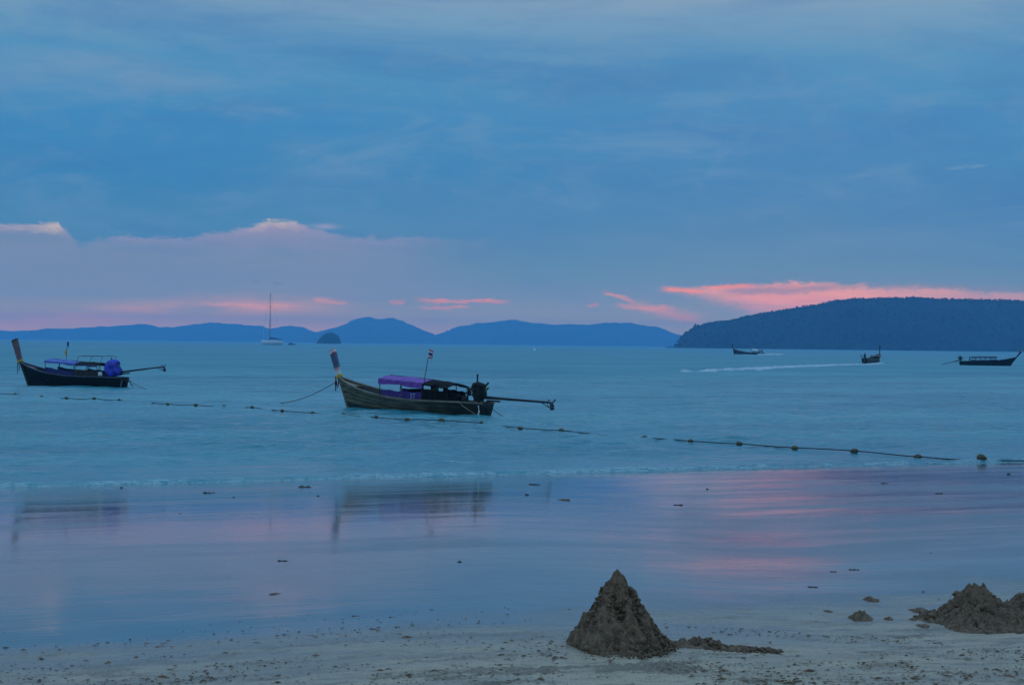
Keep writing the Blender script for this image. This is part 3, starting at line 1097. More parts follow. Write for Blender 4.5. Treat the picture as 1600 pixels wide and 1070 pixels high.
    m.tube([E(.34, .1, .62), E(.50, .12, .50), E(.52, .12, .34)], [.06, .07, .06], 6)
    m.build('lever_piece', [IRON], eng)  # second, separate piece of the engine lever
    m = MB()
    m.tube([E(.35, 0, .20), E(1.1, .05, .13), E(1.75, .1, .10)], [.035, .03, .028], 6)
    m.build('tiller_handle', [STEEL], eng)
    m = MB()
    m.box((ex, 0, ez - .03), (.55, .36, .22))
    m.tube([(ex, 0, o['zs'] - .35), (ex, 0, ez + .1)], .09, 8)
    m.box((ex - .02, 0, o['zs'] - .18), (.30, 2 * beam(.05) - .2, .12))
    m.build('engine_mount', [IRON], root, bevel=.01)
    m = MB()
    tl = o.get('tl', 5.2)
    m.tube([E(-.3, 0, .10), E(-1.2, 0, .09), E(-1.25, 0, .09)], [.10, .085, .06], 8)
    m.tube([E(-1.2, 0, .09), E(-tl, 0, .02)], [.080, .055], 8)
    m.box(E(-1.15, 0, -.09), (1.0, .10, .10), R)
    tail = m.build('tail_shaft', [IRON], root)
    m = MB()
    m.tube([E(-tl - .16, 0, .02), E(-tl + .04, 0, .02)], [.03, .065], 8)
    for k in range(3):
        a0 = k * 2 * PI / 3 + .5
        c, s = math.cos(a0), math.sin(a0)
        rows = []
        for rr, hw, tw in ((.05, .05, .9), (.14, .11, .7), (.23, .12, .5), (.31, .04, .4)):
            ax = Vector((math.sin(tw) * hw, -s * math.cos(tw) * hw, c * math.cos(tw) * hw))
            cc = Vector((-tl - .05, c * rr, s * rr))
            rows.append([E(*(cc - ax + Vector((0, 0, .02)))), E(*(cc + ax + Vector((0, 0, .02))))])
        m.slab(rows, R @ Vector((.012, 0, 0)))
    m.build('propeller', [STEEL], tail)
    m = MB()
    m.tube([E(-tl + .75, 0, .02), E(-tl + .25, 0, -.22), E(-tl - .20, 0, -.40)], .024, 6)
    m.tube([E(-tl + .10, 0, .0), E(-tl + .02, 0, -.30)], .022, 6)
    m.tube([E(-tl + .30, 0, .0), E(-tl + .18, 0, -.25)], .018, 6)
    m.box(E(-tl - .08, 0, -.34), (.30, .02, .10), R @ Matrix.Rotation(.38, 3, 'Y'))
    m.build('skeg', [IRON], tail)
    if o.get('wrap'):
        # engine under a tied tarpaulin
        m = MB()
        rings = []
        nk = 18
        for i in range(12):
            q = i / 11
            zz = -.16 + 1.50 * q
            rad = (.68 * math.sqrt(max(0.02, 1 - ((q - .36) / .68) ** 2)) if q < .99 else .07)
            ring = []
            for k in range(nk):
                a0 = 2 * PI * k / nk
                rr = rad * (1 + .34 * (mnoise.noise(Vector((math.cos(a0) * 1.6, math.sin(a0) * 1.6, q * 3.0))))) * (1 + .07 * math.cos(5 * a0 + 4 * q))
                ring.append(E(.03 + rr * 1.05 * math.cos(a0), rr * .75 * math.sin(a0), zz))
            rings.append(ring)
        m.loft(rings, True, True)
        w = m.build('engine_cover', [BLUE_W], root)
        m = MB()
        m.tube([E(.03 + .66 * math.cos(a), .50 * math.sin(a), .18 + .05 * math.sin(3 * a)) for a in [k * PI / 10 for k in range(21)]], .018, 5)
        m.build('tie_cord', [ROPE], w)
    # flag pole
    fp = o.get('flag')
    if fp:
        (bx, by, bz), (tx, ty, tz), kind = fp
        m = MB()
        m.tube([(bx, by, bz), ((bx + tx) / 2, (by + ty) / 2 + .02, (bz + tz) / 2), (tx, ty, tz)], .02, 6)
        pole = m.build('flagpole', [IRON], root)
        m = MB()
        if kind == 'tricolour':
            cols = [FLAG_R, FLAG_W, FLAG_B, FLAG_B, FLAG_W, FLAG_R]
            h = .50
            fr = Vector((tx - bx, ty - by, tz - bz)).normalized()
            for i, k in enumerate((0, 1, 2, 2, 1, 0)):
                rows = []
                for j in range(7):
                    u = j / 6
                    s = Vector((tx, ty, tz)) - fr * (.02 + h * i / 6)
                    s2 = Vector((tx, ty, tz)) - fr * (.02 + h * (i + 1) / 6)
                    dd = Vector((-.33 * u, .10 * math.sin(u * 7), -.16 * u * u - .05 * u))
                    rows.append([s + dd, s2 + dd])
                m.slab(rows, (0, .006, 0), k)
            m.build('flag', [FLAG_R, FLAG_W, FLAG_B], pole)
        else:
            rows = []
            for j in range(7):
                u = j / 6
                rows.append([Vector((tx + .03 + .26 * u, ty + .06 * math.sin(u * 6), tz - .62 - .22 * u)), Vector((tx + .03 + .22 * u, ty + .05 * math.sin(u * 6 + 1), tz - 1.10 - .25 * u))])
            m.slab(rows, (0, .006, 0))
            m.build('pennant', [YELLOW], pole)
            m = MB()
            rows = []
            for j in range(6):
                u = j / 5
                rows.append([Vector((tx - .20 * u, ty + .05 * math.sin(u * 7), tz - .02 - .10 * u)), Vector((tx - .17 * u, ty + .05 * math.sin(u * 7 + 1), tz - .42 - .15 * u))])
            m.slab(rows, (0, .006, 0))
            m.build('flag', [FLAG_B], pole)
    # ropes lying over the stern
    for pts_, rm, rad in o.get('ropes', ()):
        m = MB()
        m.tube(pts_, rad, 5)
        m.build('rope', [rm], root)
    # odds and ends on deck
    for nm, (bx, by, bz), size, bmx in o.get('bits', ()):
        m = MB()
        m.box((bx, by, bz), size, None, 0, .88)
        m.build(nm, [bmx], root, bevel=min(size) * .2)
    return root


def from_px(stern, bow, zs=0.0):
    """Place a hull whose waterline runs between two points seen on the water."""
    a, b = on_sea(*stern), on_sea(*bow)
    d = b - a
    return a, math.atan2(d.y, d.x), d.length


GRP = 'long-tail boats in the bay'
# --- the boat moored in the middle
loc, yaw, ln = from_px((760, 648), (546, 636.5))
MAIN = longtail('longtail_boat', 'grey wooden long-tail boat with purple canopy and flag, moored in the middle', GRP, loc, yaw, dict(
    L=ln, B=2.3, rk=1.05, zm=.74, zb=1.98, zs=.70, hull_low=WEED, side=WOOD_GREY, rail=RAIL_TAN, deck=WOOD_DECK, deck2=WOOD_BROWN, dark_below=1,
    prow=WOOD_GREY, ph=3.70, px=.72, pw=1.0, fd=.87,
    bands=[(.95, 1.0, PINK), (.895, .945, WHITE), (.85, .885, PINK), (.825, .845, RED), (.37, .815, BAND_BLUE), (.30, .36, PINK), (.25, .285, WHITE), (.195, .23, WHITE), (.14, .175, WHITE)],
    ribbons=[(.12, .05, .95, DARKRED), (-.05, .10, .62, RED), (.05, -.12, .75, DARKRED)],
    canopies=[(4.30, 8.05, 1.80, 2.00, 1.02, PURPLE, PURPLE, .28), (2.25, 4.31, 1.60, 1.79, 1.00, BLACK_T, BLACK_T, .08)],
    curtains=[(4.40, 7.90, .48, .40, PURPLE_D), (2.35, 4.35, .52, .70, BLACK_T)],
    cargo=[(2.45, 4.25, 1.25, BLACK_T, 'cargo'), (5.5, 6.2, 1.45, BLACK_T, 'cargo')],
    ex=.62, ez=.93, pitch=-.6, tl=5.5, es=1.3,
    flag=((4.40, .98, .70), (3.9, .80, 3.85), 'tricolour'),
    ropes=[([(1.55, .80, .78), (1.1, .86, .50), (.5, .84, .22), (.05, .72, -.05)], ROPE_TAN, .025),
           ([(.05, .3, .62), (-.25, .25, .45), (-.42, .2, .1), (-.42, .2, -.2)], ROPE, .03),
           ([(.1, .62, .55), (-.02, .68, .2), (.08, .70, -.05)], PLASTIC, .05)],
    bits=[('crate', (1.6, .15, .86), (.34, .40, .30), BILGE), ('bollard_post', (1.2, .35, .92), (.12, .12, .50), IRON),
          ('life_vest', (7.0, .93, 1.02), (.34, .06, .24), CANVAS), ('life_vest', (6.1, .98, .92), (.30, .06, .24), CANVAS), ('life_vest', (7.6, .92, 1.05), (.20, .06, .20), CANVAS),
          ('seat_cloth', (4.8, -.5, 1.45), (.32, .3, .5), RED), ('cool_box', (4.5, -.4, 1.35), (.3, .4, .4), GREEN_P)]))

# white letters on the purple side cloth
fc = bpy.data.curves.new('lettering', 'FONT')
fc.body = 'ST'
fc.size = .44
fc.extrude = .004
tmp = bpy.data.objects.new('lettering', fc)
COL.objects.link(tmp)
bpy.context.view_layer.update()
me = bpy.data.meshes.new_from_object(tmp.evaluated_get(bpy.context.evaluated_depsgraph_get()))
bpy.data.objects.remove(tmp)
me.materials.clear()
me.materials.append(mat('faded_white_print', (.34, .32, .46), .7, .2, 6))
lt = link('lettering', me, MAIN)
lt.matrix_local = Matrix.Translation((5.2, 1.13, .84)) @ Matrix.Rotation(PI, 4, 'Z') @ Matrix.Rotation(PI / 2, 4, 'X')

# --- the boat at left with the wrapped engine
loc, yaw, ln = from_px((194, 605.5), (46, 601.5))
longtail('longtail_boat', 'dark long-tail boat with blue canopy and engine wrapped in bright blue tarpaulin', GRP, loc, yaw, dict(
    L=ln, B=2.2, rk=1.15, zm=.92, zb=2.15, zs=.88, hull_low=WOOD_DARK, side=WOOD_DARK, rail=mat('dark_blue_rail', (.05, .065, .10), .6, .3, 3), deck=WOOD_DECK, deck2=WOOD_BROWN,
    prow=WOOD_BROWN, ph=4.12, px=.72, pw=1.25, fd=.86, bands=[(.15, .90, mat('faded_red_paint', (.150, .085, .095), .65, .3, 4)), (.90, 1.0, WOOD_BROWN)],
    ribbons=[(.08, .05, 1.15, BAND_BLUE), (.0, -.08, .8, DARKRED)], garland=YELLOW,
    canopies=[(4.6, 8.0, 2.05, 2.28, 1.0, BLUE_T, BLUE_T, .14), (2.2, 4.55, 1.95, 2.03, .98, BLACK_T, BLUE_D, .12)],
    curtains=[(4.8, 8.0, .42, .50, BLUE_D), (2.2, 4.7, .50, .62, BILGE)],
    cargo=[(2.4, 4.6, 1.3, WOOD_BROWN, 'cargo')],
    ex=1.1, ez=1.15, pitch=8.0, tl=5.3, wrap=True, post=STEEL,
    flag=((6.6, -.3, 2.2), (6.5, -.3, 4.0), 'pennant'),
    ropes=[([(2.15, .85, .9), (2.05, .85, 1.8), (1.62, .9, 2.72), (1.62, 0, 2.76), (1.62, -.9, 2.72), (2.05, -.85, 1.8), (2.15, -.85, .9)], STEEL, .02),
           ([(4.75, .9, 1.0), (4.7, .92, 1.8), (4.2, .9, 2.72), (4.2, 0, 2.76), (4.2, -.9, 2.72), (4.7, -.85, 1.8), (4.75, -.85, .9)], STEEL, .02),
           ([(1.62, .9, 2.72), (4.2, .9, 2.72)], STEEL, .02), ([(1.62, -.9, 2.72), (4.2, -.9, 2.72)], STEEL, .02),
           ([(.2, .5, .9), (-.15, .5, .6), (.0, .55, .0), (.05, .55, -.2)], BAND_BLUE, .06), ([(.1, .2, .8), (-.45, .2, .5), (-.5, .2, -.1)], ROPE, .05),
           ([(-.2, .1, .85), (-.7, .1, .5), (-.85, .1, .25), (-1.05, .1, .2), (-1.1, .1, -.1)], ROPE, .04)],
    bits=[('fender', (1.95, .82, 1.18), (.34, .30, .34), PLASTIC)]))

# --- boats under way and moored farther off
loc, yaw, ln = from_px((1193, 554.2), (1147, 553.2))
longtail('longtail_boat', 'far long-tail boat with pale green canopy, under way off the wooded island', GRP, loc, yaw, dict(
    L=ln, B=2.6, rk=1.5, zm=1.0, zb=3.2, zs=.75, hull_low=WOOD_DARK, side=WOOD_DARK, rail=WOOD_GREY, deck=WOOD_BROWN, deck2=WOOD_BROWN, fine=False,
    prow=WOOD_DARK, ph=5.6, px=1.1, pw=1.6, canopies=[(4.8, 11.0, 2.25, 2.9, 1.25, PALE_T, PALE_T, .35)],
    curtains=[(5.0, 6.5, 1.0, 1.0, PALE_T), (6.6, 10.6, .55, .6, STEEL)], ex=1.8, ez=1.5, pitch=-17, tl=7.0,
    ropes=[([(12.6, .2, 1.6), (12.6, .2, 3.4)], IRON, .12)], bits=[('awning', (3.6, 0, 2.75), (2.0, 1.8, .12), RED)]))
loc, yaw, ln = from_px((1351, 569.0), (1374, 565.3))
B2 = longtail('longtail_boat', 'far long-tail boat seen from astern, trailing a long white wake', GRP, loc, yaw, dict(
    L=max(ln, 11), B=3.2, rk=1.4, zm=1.25, zb=2.6, zs=1.2, hull_low=WOOD_DARK, side=WOOD_BROWN, rail=WOOD_GREY, deck=WOOD_BROWN, deck2=WOOD_BROWN, fine=False,
    prow=WOOD_DARK, ph=5.0, px=.8, pw=1.5, canopies=[(3.8, 9.4, 2.35, 2.55, 1.35, mat('lilac_tarp', (.25, .24, .48), .6, .2, 3), NAVY_T, .3)],
    curtains=[(3.8, 9.0, .4, .4, DARKRED)], ex=.9, ez=1.5, pitch=-16, tl=4.6, bits=[('crate', (2.4, 0, 1.2), (.8, 1.4, .8), BILGE)]))
B2C = (loc, yaw)
loc, yaw, ln = from_px((1500, 570.3), (1577, 571.6))
longtail('longtail_boat', 'low dark long-tail boat with five canopy openings, lying near the right edge', GRP, loc, yaw, dict(
    L=ln, B=2.4, rk=1.9, zm=1.12, zb=2.35, zs=1.05, hull_low=WOOD_DARK, side=WOOD_DARK, rail=WOOD_DARK, deck=WOOD_BROWN, deck2=WOOD_BROWN, fine=False,
    prow=WOOD_DARK, ph=4.0, px=1.35, pw=.95, bands=[(.86, 1.0, PINK)],
    canopies=[(2.9, 9.2, 2.15, 2.2, 1.0, NAVY_T, NAVY_T, .22)], curtains=[(3.0, 9.2, .30, .30, NAVY_T)],
    ex=.2, ez=1.35, pitch=-15.5, tl=5.9,
    bits=[('curtain', (4.2, -.95, 1.8), (.2, .05, .8), NAVY_T), ('curtain', (5.5, -.95, 1.8), (.2, .05, .8), NAVY_T),
          ('curtain', (6.8, -.95, 1.8), (.2, .05, .8), NAVY_T), ('curtain', (8.0, -.95, 1.8), (.2, .05, .8), NAVY_T)]))
B3C = (loc, yaw)
# the boat that is all but outside the left edge: only its tail shaft shows
loc, yaw, _ = from_px((-62, 578), (-130, 577.5))
longtail('longtail_boat', 'long-tail boat cut off by the left edge with only its raised propeller shaft showing', GRP, loc, yaw, dict(
    L=10.5, B=2.2, rk=1.1, zm=.9, zb=2.1, zs=.85, hull_low=WOOD_DARK, side=WOOD_DARK, rail=WOOD_GREY, deck=WOOD_DECK, deck2=WOOD_BROWN, fine=False,
    prow=WOOD_BROWN, ph=4.0, px=.7, canopies=[(3.0, 8.0, 2.0, 2.2, 1.0, NAVY_T, NAVY_T, .15)], ex=1.0, ez=1.05, pitch=10, tl=5.6))


# ------------------------------------------------------------------ people on the far boats
SKIN = mat('skin', (.22, .13, .09), .6, .1, 5)


def person(label, loc, yaw, cloth, trousers, sit=False):
    j = dict(pelvis=(0, 0, .92), chest=(.02, 0, 1.32), neck=(.03, 0, 1.50), head=(.06, 0, 1.64), crown=(.06, 0, 1.76))
    e = [('pelvis', 'chest'), ('chest', 'neck'), ('neck', 'head'), ('head', 'crown')]
    rad = dict(pelvis=.15, chest=.17, neck=.06, head=.105, crown=.07)
    for s, nm in ((1, 'l'), (-1, 'r')):
        pts = [('hip', (0, .09 * s, .86), .10), ('knee', (.05 + .05 * s, .11 * s, .48), .07), ('ankle', (-.02 + .05 * s, .12 * s, .08), .045), ('toe', (.14 + .05 * s, .13 * s, .03), .035)]
        prev = 'pelvis'
        for a, p, r in pts:
            j[a + nm], rad[a + nm] = p, r
            e.append((prev, a + nm))
            prev = a + nm
        pts = [('sh', (.02, .20 * s, 1.42), .07), ('el', (.06, .27 * s, 1.15), .05), ('wr', (.26, .22 * s, 1.02), .035), ('ha', (.34, .21 * s, 1.01), .04)]
        prev = 'chest'
        for a, p, r in pts:
            j[a + nm], rad[a + nm] = p, r
            e.append((prev, a + nm))
            prev = a + nm
    ks = list(j)
    me = bpy.data.meshes.new('person')
    me.from_pydata([j[k] for k in ks], [(ks.index(a), ks.index(b)) for a, b in e], [])
    o = link('person', me)
    o.modifiers.new('skin', 'SKIN')
    o.modifiers.new('sub', 'SUBSURF').levels = 1
    for i, k in enumerate(ks):
        sv = me.skin_vertices[0].data[i]
        sv.radius = (rad[k], rad[k])
        sv.use_root = (k == 'pelvis')
    bpy.context.view_layer.update()
    m2 = bpy.data.meshes.new_from_object(o.evaluated_get(bpy.context.evaluated_depsgraph_get()))
    bpy.data.objects.remove(o)
    m2.name = 'person'
    m2.materials.clear()
    for mm in (SKIN, cloth, trousers):
        m2.materials.append(mm)
    for p in m2.polygons:
        c = p.center
        p.material_index = 0 if (c.z > 1.49 or abs(c.y) > .215 and c.x > .1) else (1 if c.z > .9 else 2)
        p.use_smooth = True
    o = link('person', m2, label=label, cat='person')
    o.location = loc
    o.rotation_euler = (0, 0, yaw)
    m = MB()
    rings = []
    for i in range(5):
        q = i / 4
        r = .125 * math.cos(q * PI / 2 * .92)
        rings.append([(.045 + r * math.cos(a), r * .95 * math.sin(a), 1.66 + .14 * math.sin(q * PI / 2)) for a in [k * PI / 5 for k in range(10)]])
    m.loft(rings, True, True)
    m.build('hair', [BILGE], o, True)
    return o


def on_boat(bc, x, y, z):
    return bc[0] + Matrix.Rotation(bc[1], 3, 'Z') @ Vector((x, y, z))


person('person in dark clothes standing at the stern of the boat that trails a long wake', on_boat(B2C, 2.0, .1, 1.15), B2C[1], NAVY_T, BILGE)
person('person in dark clothes standing behind the canopy of the boat near the right edge', on_boat(B3C, 2.45, -.1, .52), B3C[1], NAVY_T, BILGE)


# ------------------------------------------------------------------ sailing yacht
def yacht():
    a, b = on_sea(440, 539.0), on_sea(408.5, 538.7)
    d = b - a
    Ly, yw = d.length, math.atan2(d.y, d.x)
    k0 = Ly / 12.0
    r = empty('sailboat', (a.x, a.y, .8 * k0), yw, label='white sailing yacht with bare mast anchored in front of the far hills', cat='sailboat')
    k = Ly / 12.0
    gel = mat('white_gelcoat', (.80, .80, .78), .35, .08, .6)
    m = MB()
    rings = []
    for i in range(15):
        t = i / 14
        bm_ = 1.9 * k * (math.sin(PI * min(1, .28 + .72 * t)) ** .8 * .98 + .02) * (1 if t < .99 else .2)
        fb = (1.35 + .45 * t ** 2) * k
        x = Ly * t
        rings.append([(x + .04 * Ly * t * (v), s * bm_ * (.35 + .65 * v ** .5) if v > 0 else s * bm_ * .1, -1.2 * k + (fb + 1.2 * k) * v) for s, v in
                      ((1, 1.0), (1, .7), (1, .5), (1, .0), (-1, .0), (-1, .5), (-1, .7), (-1, 1.0))])
    m.loft(rings, True, True)
    m.build('hull', [gel], r, True)
    m = MB()
    rings = []
    for i in range(7):
        t = i / 6
        x = (3.2 + 5.0 * t) * k
        h = (.62 - .30 * t ** 2) * k
        w = (1.15 - .35 * t) * k
        rings.append([(x, w, 1.1 * k), (x, w * .8, 1.1 * k + h), (x, -w * .8, 1.1 * k + h), (x, -w, 1.1 * k)])
    m.loft(rings, True, True)
    m.build('cabin', [gel], r)
    for s in (1, -1):
        m = MB()
        for q in range(4):
            x = (3.9 + .95 * q) * k
            m.box((x, s * (1.02 - .06 * q) * k, 1.42 * k), (.55 * k, .16 * k, .20 * k))
        m.build('cabin_window', [BILGE], r)
    m = MB()
    m.tube([(7.1 * k, 0, 1.2 * k), (7.05 * k, 0, 14 * k), (7.0 * k, 0, 27.2 * k)], [.24 * k, .20 * k, .10 * k], 8)
    mast = m.build('mast', [mat('grey_spar', (.16, .17, .20), .5, .1, 1)], r)
    for z in (11.5, 19.5):
        m = MB()
        m.tube([(7.05 * k, -1.2 * k, z * k), (7.05 * k, 1.2 * k, z * k)], .06 * k, 5)
        m.build('spreader', [IRON], mast)
    m = MB()
    m.tube([(6.9 * k, 0, 2.5 * k), (2.2 * k, 0, 2.35 * k)], .14 * k, 7)
    boom = m.build('boom', [STEEL], r)
    m = MB()
    m.tube([(7.1 * k, 0, 3.3 * k), (6.6 * k, 0, 3.0 * k), (5 * k, 0, 2.80 * k), (2.4 * k, 0, 2.55 * k)], [.22 * k, .34 * k, .33 * k, .16 * k], 9)
    m.build('sail_cover', [NAVY_T], boom)
    m = MB()
    m.slab([[((.4 + 2.6 * i / 4) * k, (-1.2 + 2.4 * j / 4) * k, (2.55 + .18 * math.sin(PI * j / 4) + .1 * i / 4) * k) for j in range(5)] for i in range(5)], (0, 0, -.10 * k))
    m.build('bimini', [NAVY_T], r)
    for x in (.5, 2.9):
        for s in (1, -1):
            m = MB()
            m.tube([(x * k, s * 1.15 * k, 1.1 * k), (x * k, s * 1.15 * k, 2.6 * k)], .05 * k, 5)
            m.build('bimini_post', [STEEL], r)
    for p0, p1, w in (((12.2, 0, 1.5), (7.0, 0, 27), .035), ((0, 0, 1.2), (7.0, 0, 27), .03), ((6.6, 1.8, 1.2), (7.05, 0, 24), .03), ((6.6, -1.8, 1.2), (7.05, 0, 24), .03)):
        m = MB()
        m.tube([Vector(p0) * k, Vector(p1) * k], w * k, 4)
        m.build('stay', [STEEL], mast)
    m = MB()
    m.tube([(11.0 * k, 0, 1.4 * k), (11.0 * k, 0, 8.8 * k)], .055 * k, 5)
    m.build('short_pole', [gel], r)
    for s in (1, -1):
        m = MB()
        m.tube([((.3 + 11.4 * i / 10) * k, s * 1.85 * k * math.sin(PI * min(1, .28 + .72 * i / 10)) ** .8, (2.0 + .3 * (i / 10) ** 2) * k) for i in range(11)], .03 * k, 4)
        for i in range(0, 11, 2):
            y = s * 1.85 * k * math.sin(PI * min(1, .28 + .72 * i / 10)) ** .8
            m.tube([((.3 + 11.4 * i / 10) * k, y, 1.1 * k), ((.3 + 11.4 * i / 10) * k, y, (2.0 + .3 * (i / 10) ** 2) * k)], .03 * k, 4)
        m.build('guard_rail', [STEEL], r)


yacht()


# ------------------------------------------------------------------ float line
FP = [(24, 617), (65, 621), (104, 623), (147, 623.5), (186, 626), (224, 629), (262, 632.5), (306, 634), (350, 636), (394, 637.5), (441, 643), (488, 646.5),
      (537, 648.5), (588, 653), (636, 656.5), (690, 658), (752, 662), (813, 670.5), (877, 674), (1007, 685.5), (1079, 691), (1155, 695), (1242, 701.5), (1335, 706.5),
      (1434, 715.5), (1534, 721.5)]
WHERE = ['closest to the left edge', 'below the bow of the blue canopied boat', 'just right of the blue canopied bow', 'below the middle of the blue canopied boat',
         'below the stern of the blue canopied boat', 'below the tail shaft of the blue canopied boat', 'below the propeller of the blue canopied boat',
         'first past the propeller of the blue canopied boat', 'halfway between the two moored boats', 'left of where the mooring line meets the water',
         'right of where the mooring line meets the water', 'last before the purple canopied bow', 'below the bow of the purple canopied boat',
         'below the front of the purple canopy', 'below the flag of the purple canopied boat', 'below the black rear canopy', 'below the engine of the purple canopied boat',
         'below the tail shaft of the purple canopied boat', 'below the propeller of the purple canopied boat', 'first after the wide gap in the float line',
         'second after the wide gap in the float line', 'below the farthest moving boat', 'right of the farthest moving boat and below its wake',
         'below the boat with the long wake', 'second from the right end of the float line', 'at the right end of the float line, standing tallest']
FY = mat('yellow_float', (.400, .270, .040), .55, .45, 4.0, .01, 9)
FD = mat('weedy_float', (.100, .075, .030), .7, .5, 4.0, .01, 9)
FL = MB()
rr_ = [(-.19, .05), (-.16, .12), (-.08, .165), (.02, .17), (.10, .155), (.17, .10), (.20, .045)]
rings = [[(x, r * math.cos(a), r * 1.05 * math.sin(a)) for a in [k * PI / 6 for k in range(12)]] for x, r in rr_]
FL.loft(rings, True, True)
FL.tube([(.19, 0, 0), (.25, 0, 0)], .03, 6)
FL.tube([(-.18, 0, 0), (-.25, 0, 0)], .03, 6)
proto_y = FL.build('rope_float', [FY], None, True)
me_dark = proto_y.data.copy()
me_dark.materials[0] = FD
rope_pts = []
for i, (px, py) in enumerate(FP):
    f = proto_y if i == 0 else proto_y.copy()
    if i:
        COL.objects.link(f)
    p = on_sea(px, py)
    dark = i in (0, 2, 14, 25, 24, 8)
    if dark:
        f.data = me_dark
    f.location = (p.x, p.y, .05)
    d = math.atan2(*(on_sea(*FP[min(i + 1, 25)]) - on_sea(*FP[max(i - 1, 0)])).yx)
    f.rotation_euler = (random.uniform(0, 6), random.uniform(-.25, .25), d + random.uniform(-.5, .5))
    s = .58 + .14 * random.random()
    f.scale = (s * 1.15, s, s * .9)
    if i == 25:
        f.scale = (.85, .85, 1.15)
        f.location.z = .12
    f['label'] = ('weed-darkened' if dark else 'yellow') + ' rope float ' + WHERE[i]
    f['category'] = 'float'
    f['group'] = 'floats on the swimming-line rope'
    rope_pts.append(Vector((p.x, p.y, 0)))
e0 = on_sea(-60, 613)
e1 = on_sea(1640, 723)
rp = [e0] + rope_pts + [e1]
m = MB()
pts = []
vis = {0: .02, 1: .03, 5: .0, 6: .05, 7: .02, 10: .05, 11: .03, 14: .035, 15: .05, 16: .03, 17: .03, 18: .05, 20: .055, 21: .055, 22: .055, 23: .05, 24: .05, 25: .055, 26: .06}
for i in range(len(rp) - 1):
    for k in range(8):
        q = k / 8
        p = rp[i].lerp(rp[i + 1], q)
        hgt = vis.get(i, -.02)
        z = .055 - (.045 - hgt * .8) * math.sin(PI * q) * (.6 + .4 * q)
        pts.append((p.x + .10 * math.sin(i * 2.1 + q * 5), p.y + .25 * math.sin(PI * q) * math.sin(i * 1.7), max(z, -.06)))
m.tube(pts, .024, 6)
m.build('float_rope', [ROPE], label='long dark rope strung with yellow floats across the bay', cat='rope')

# mooring lines
def line(a, b, sag, r, label):
    m = MB()
    a, b = Vector(a), Vector(b)
    m.tube([a.lerp(b, i / 14) - Vector((0, 0, sag * math.sin(PI * i / 14))) for i in range(15)], r, 5)
    m.build('mooring_line', [ROPE], label=label, cat='rope', group='mooring lines')


mw = MAIN.matrix_basis
mwl = Matrix.Translation(MAIN.location) @ Matrix.Rotation(MAIN.rotation_euler.z, 4, 'Z')
q = on_sea(418, 630.5)
line(mwl @ Vector((13.1, 0, 1.55)), (q.x, q.y, -.05), .35, .022, 'slack mooring line running from the purple canopied bow down to the water')
a = on_sea(197, 604)
b = on_sea(248, 611)
line((a.x, a.y, .75), (b.x, b.y, -.05), .25, .025, 'thin mooring line behind the stern of the blue canopied boat')
a = on_sea(769, 648)
b = on_sea(798, 652)
line((a.x, a.y, .35), (b.x, b.y, -.05), .10, .02, 'short mooring line trailing from the stern of the purple canopied boat')

# tiny white marker far out
p = on_sea(835, 547.6)
m = MB()
m.tube([(0, 0, -.4), (0, 0, .15), (0, 0, .9), (0, 0, 1.5)], [.9, 1.0, .85, .3], 10)
m.tube([(0, 0, 1.4), (0, 0, 2.6)], .14, 6)
mk = m.build('marker_buoy', [WHITE], None, True, label='tiny white marker buoy far out in the middle of the bay', cat='buoy')
mk.location = (p.x, p.y, 0)
p = on_sea(455, 536.0)
p = p * (1800 / p.y)
m = MB()
m.loft([[(x, s * w, z) for s, w, z in ((1, b_, 1.4), (1, b_ * .6, -.3), (-1, b_ * .6, -.3), (-1, b_, 1.4))] for x, b_ in ((-4, .9), (0, 1.4), (3, 1.1), (5.5, .15))], True, True)
m.box((-.5, 0, 2.0), (3.4, 1.8, 1.3), None, 0, .85)
mk = m.build('motor_boat', [NAVY_T], None, False, label='tiny dark motor boat between the yacht and the round islet', cat='boat')
mk.location = (p.x, p.y, 0)


# ------------------------------------------------------------------ wakes
def foam_mat():
    m = bpy.data.materials.new('wake_foam')
    m.use_nodes = True
    n = Net(m.node_tree)
    b = m.node_tree.nodes['Principled BSDF']
    P = n.node('ShaderNodeNewGeometry').outputs['Position']
    f = n.noise(n.mapping(P, (.5, .9, 1)), 1.0, 5, .65)
    n.put(b.inputs['Base Color'], n.mix(n.sm(.35, .6, f), (.16, .34, .38), (.50, .60, .62)))
    b.inputs['Roughness'].default_value = .7
    return m


FOAM = foam_mat()


def wake(name, pts, label, hgt, seed):
    """Broken foam along a path: low mounds of froth, many small separate rafts in one mesh."""
    rng = random.Random(seed)
    m = MB()
    for (p0, w0, d0), (p1, w1, d1) in zip(pts, pts[1:]):
        L = (p1 - p0).length
        nrm = Vector((-(p1 - p0).y, (p1 - p0).x, 0)).normalized()
        cnt = int(L * (d0 + d1) / 2)
        for _ in range(cnt):
            q = rng.random()
            w = w0 + (w1 - w0) * q
            c = p0.lerp(p1, q) + nrm * rng.gauss(0, w * .45)
            a, b = rng.uniform(.6, 2.2) * (.6 + w * .3), rng.uniform(.2, .6) * (.6 + w * .3)
            th = math.atan2((p1 - p0).y, (p1 - p0).x) + rng.uniform(-.3, .3)
            h = hgt * rng.uniform(.4, 1.2)
            base = [(c.x + a * math.cos(t) * math.cos(th) - b * math.sin(t) * math.sin(th), c.y + a * math.cos(t) * math.sin(th) + b * math.sin(t) * math.cos(th), -.04) for t in [k * PI / 3.5 for k in range(7)]]
            top = (c.x, c.y, h)
            m.add(base + [top], [(k, (k + 1) % 7, 7) for k in range(7)])
    m.build(name, [FOAM], None, True, kind='stuff', label=label, cat='wake')


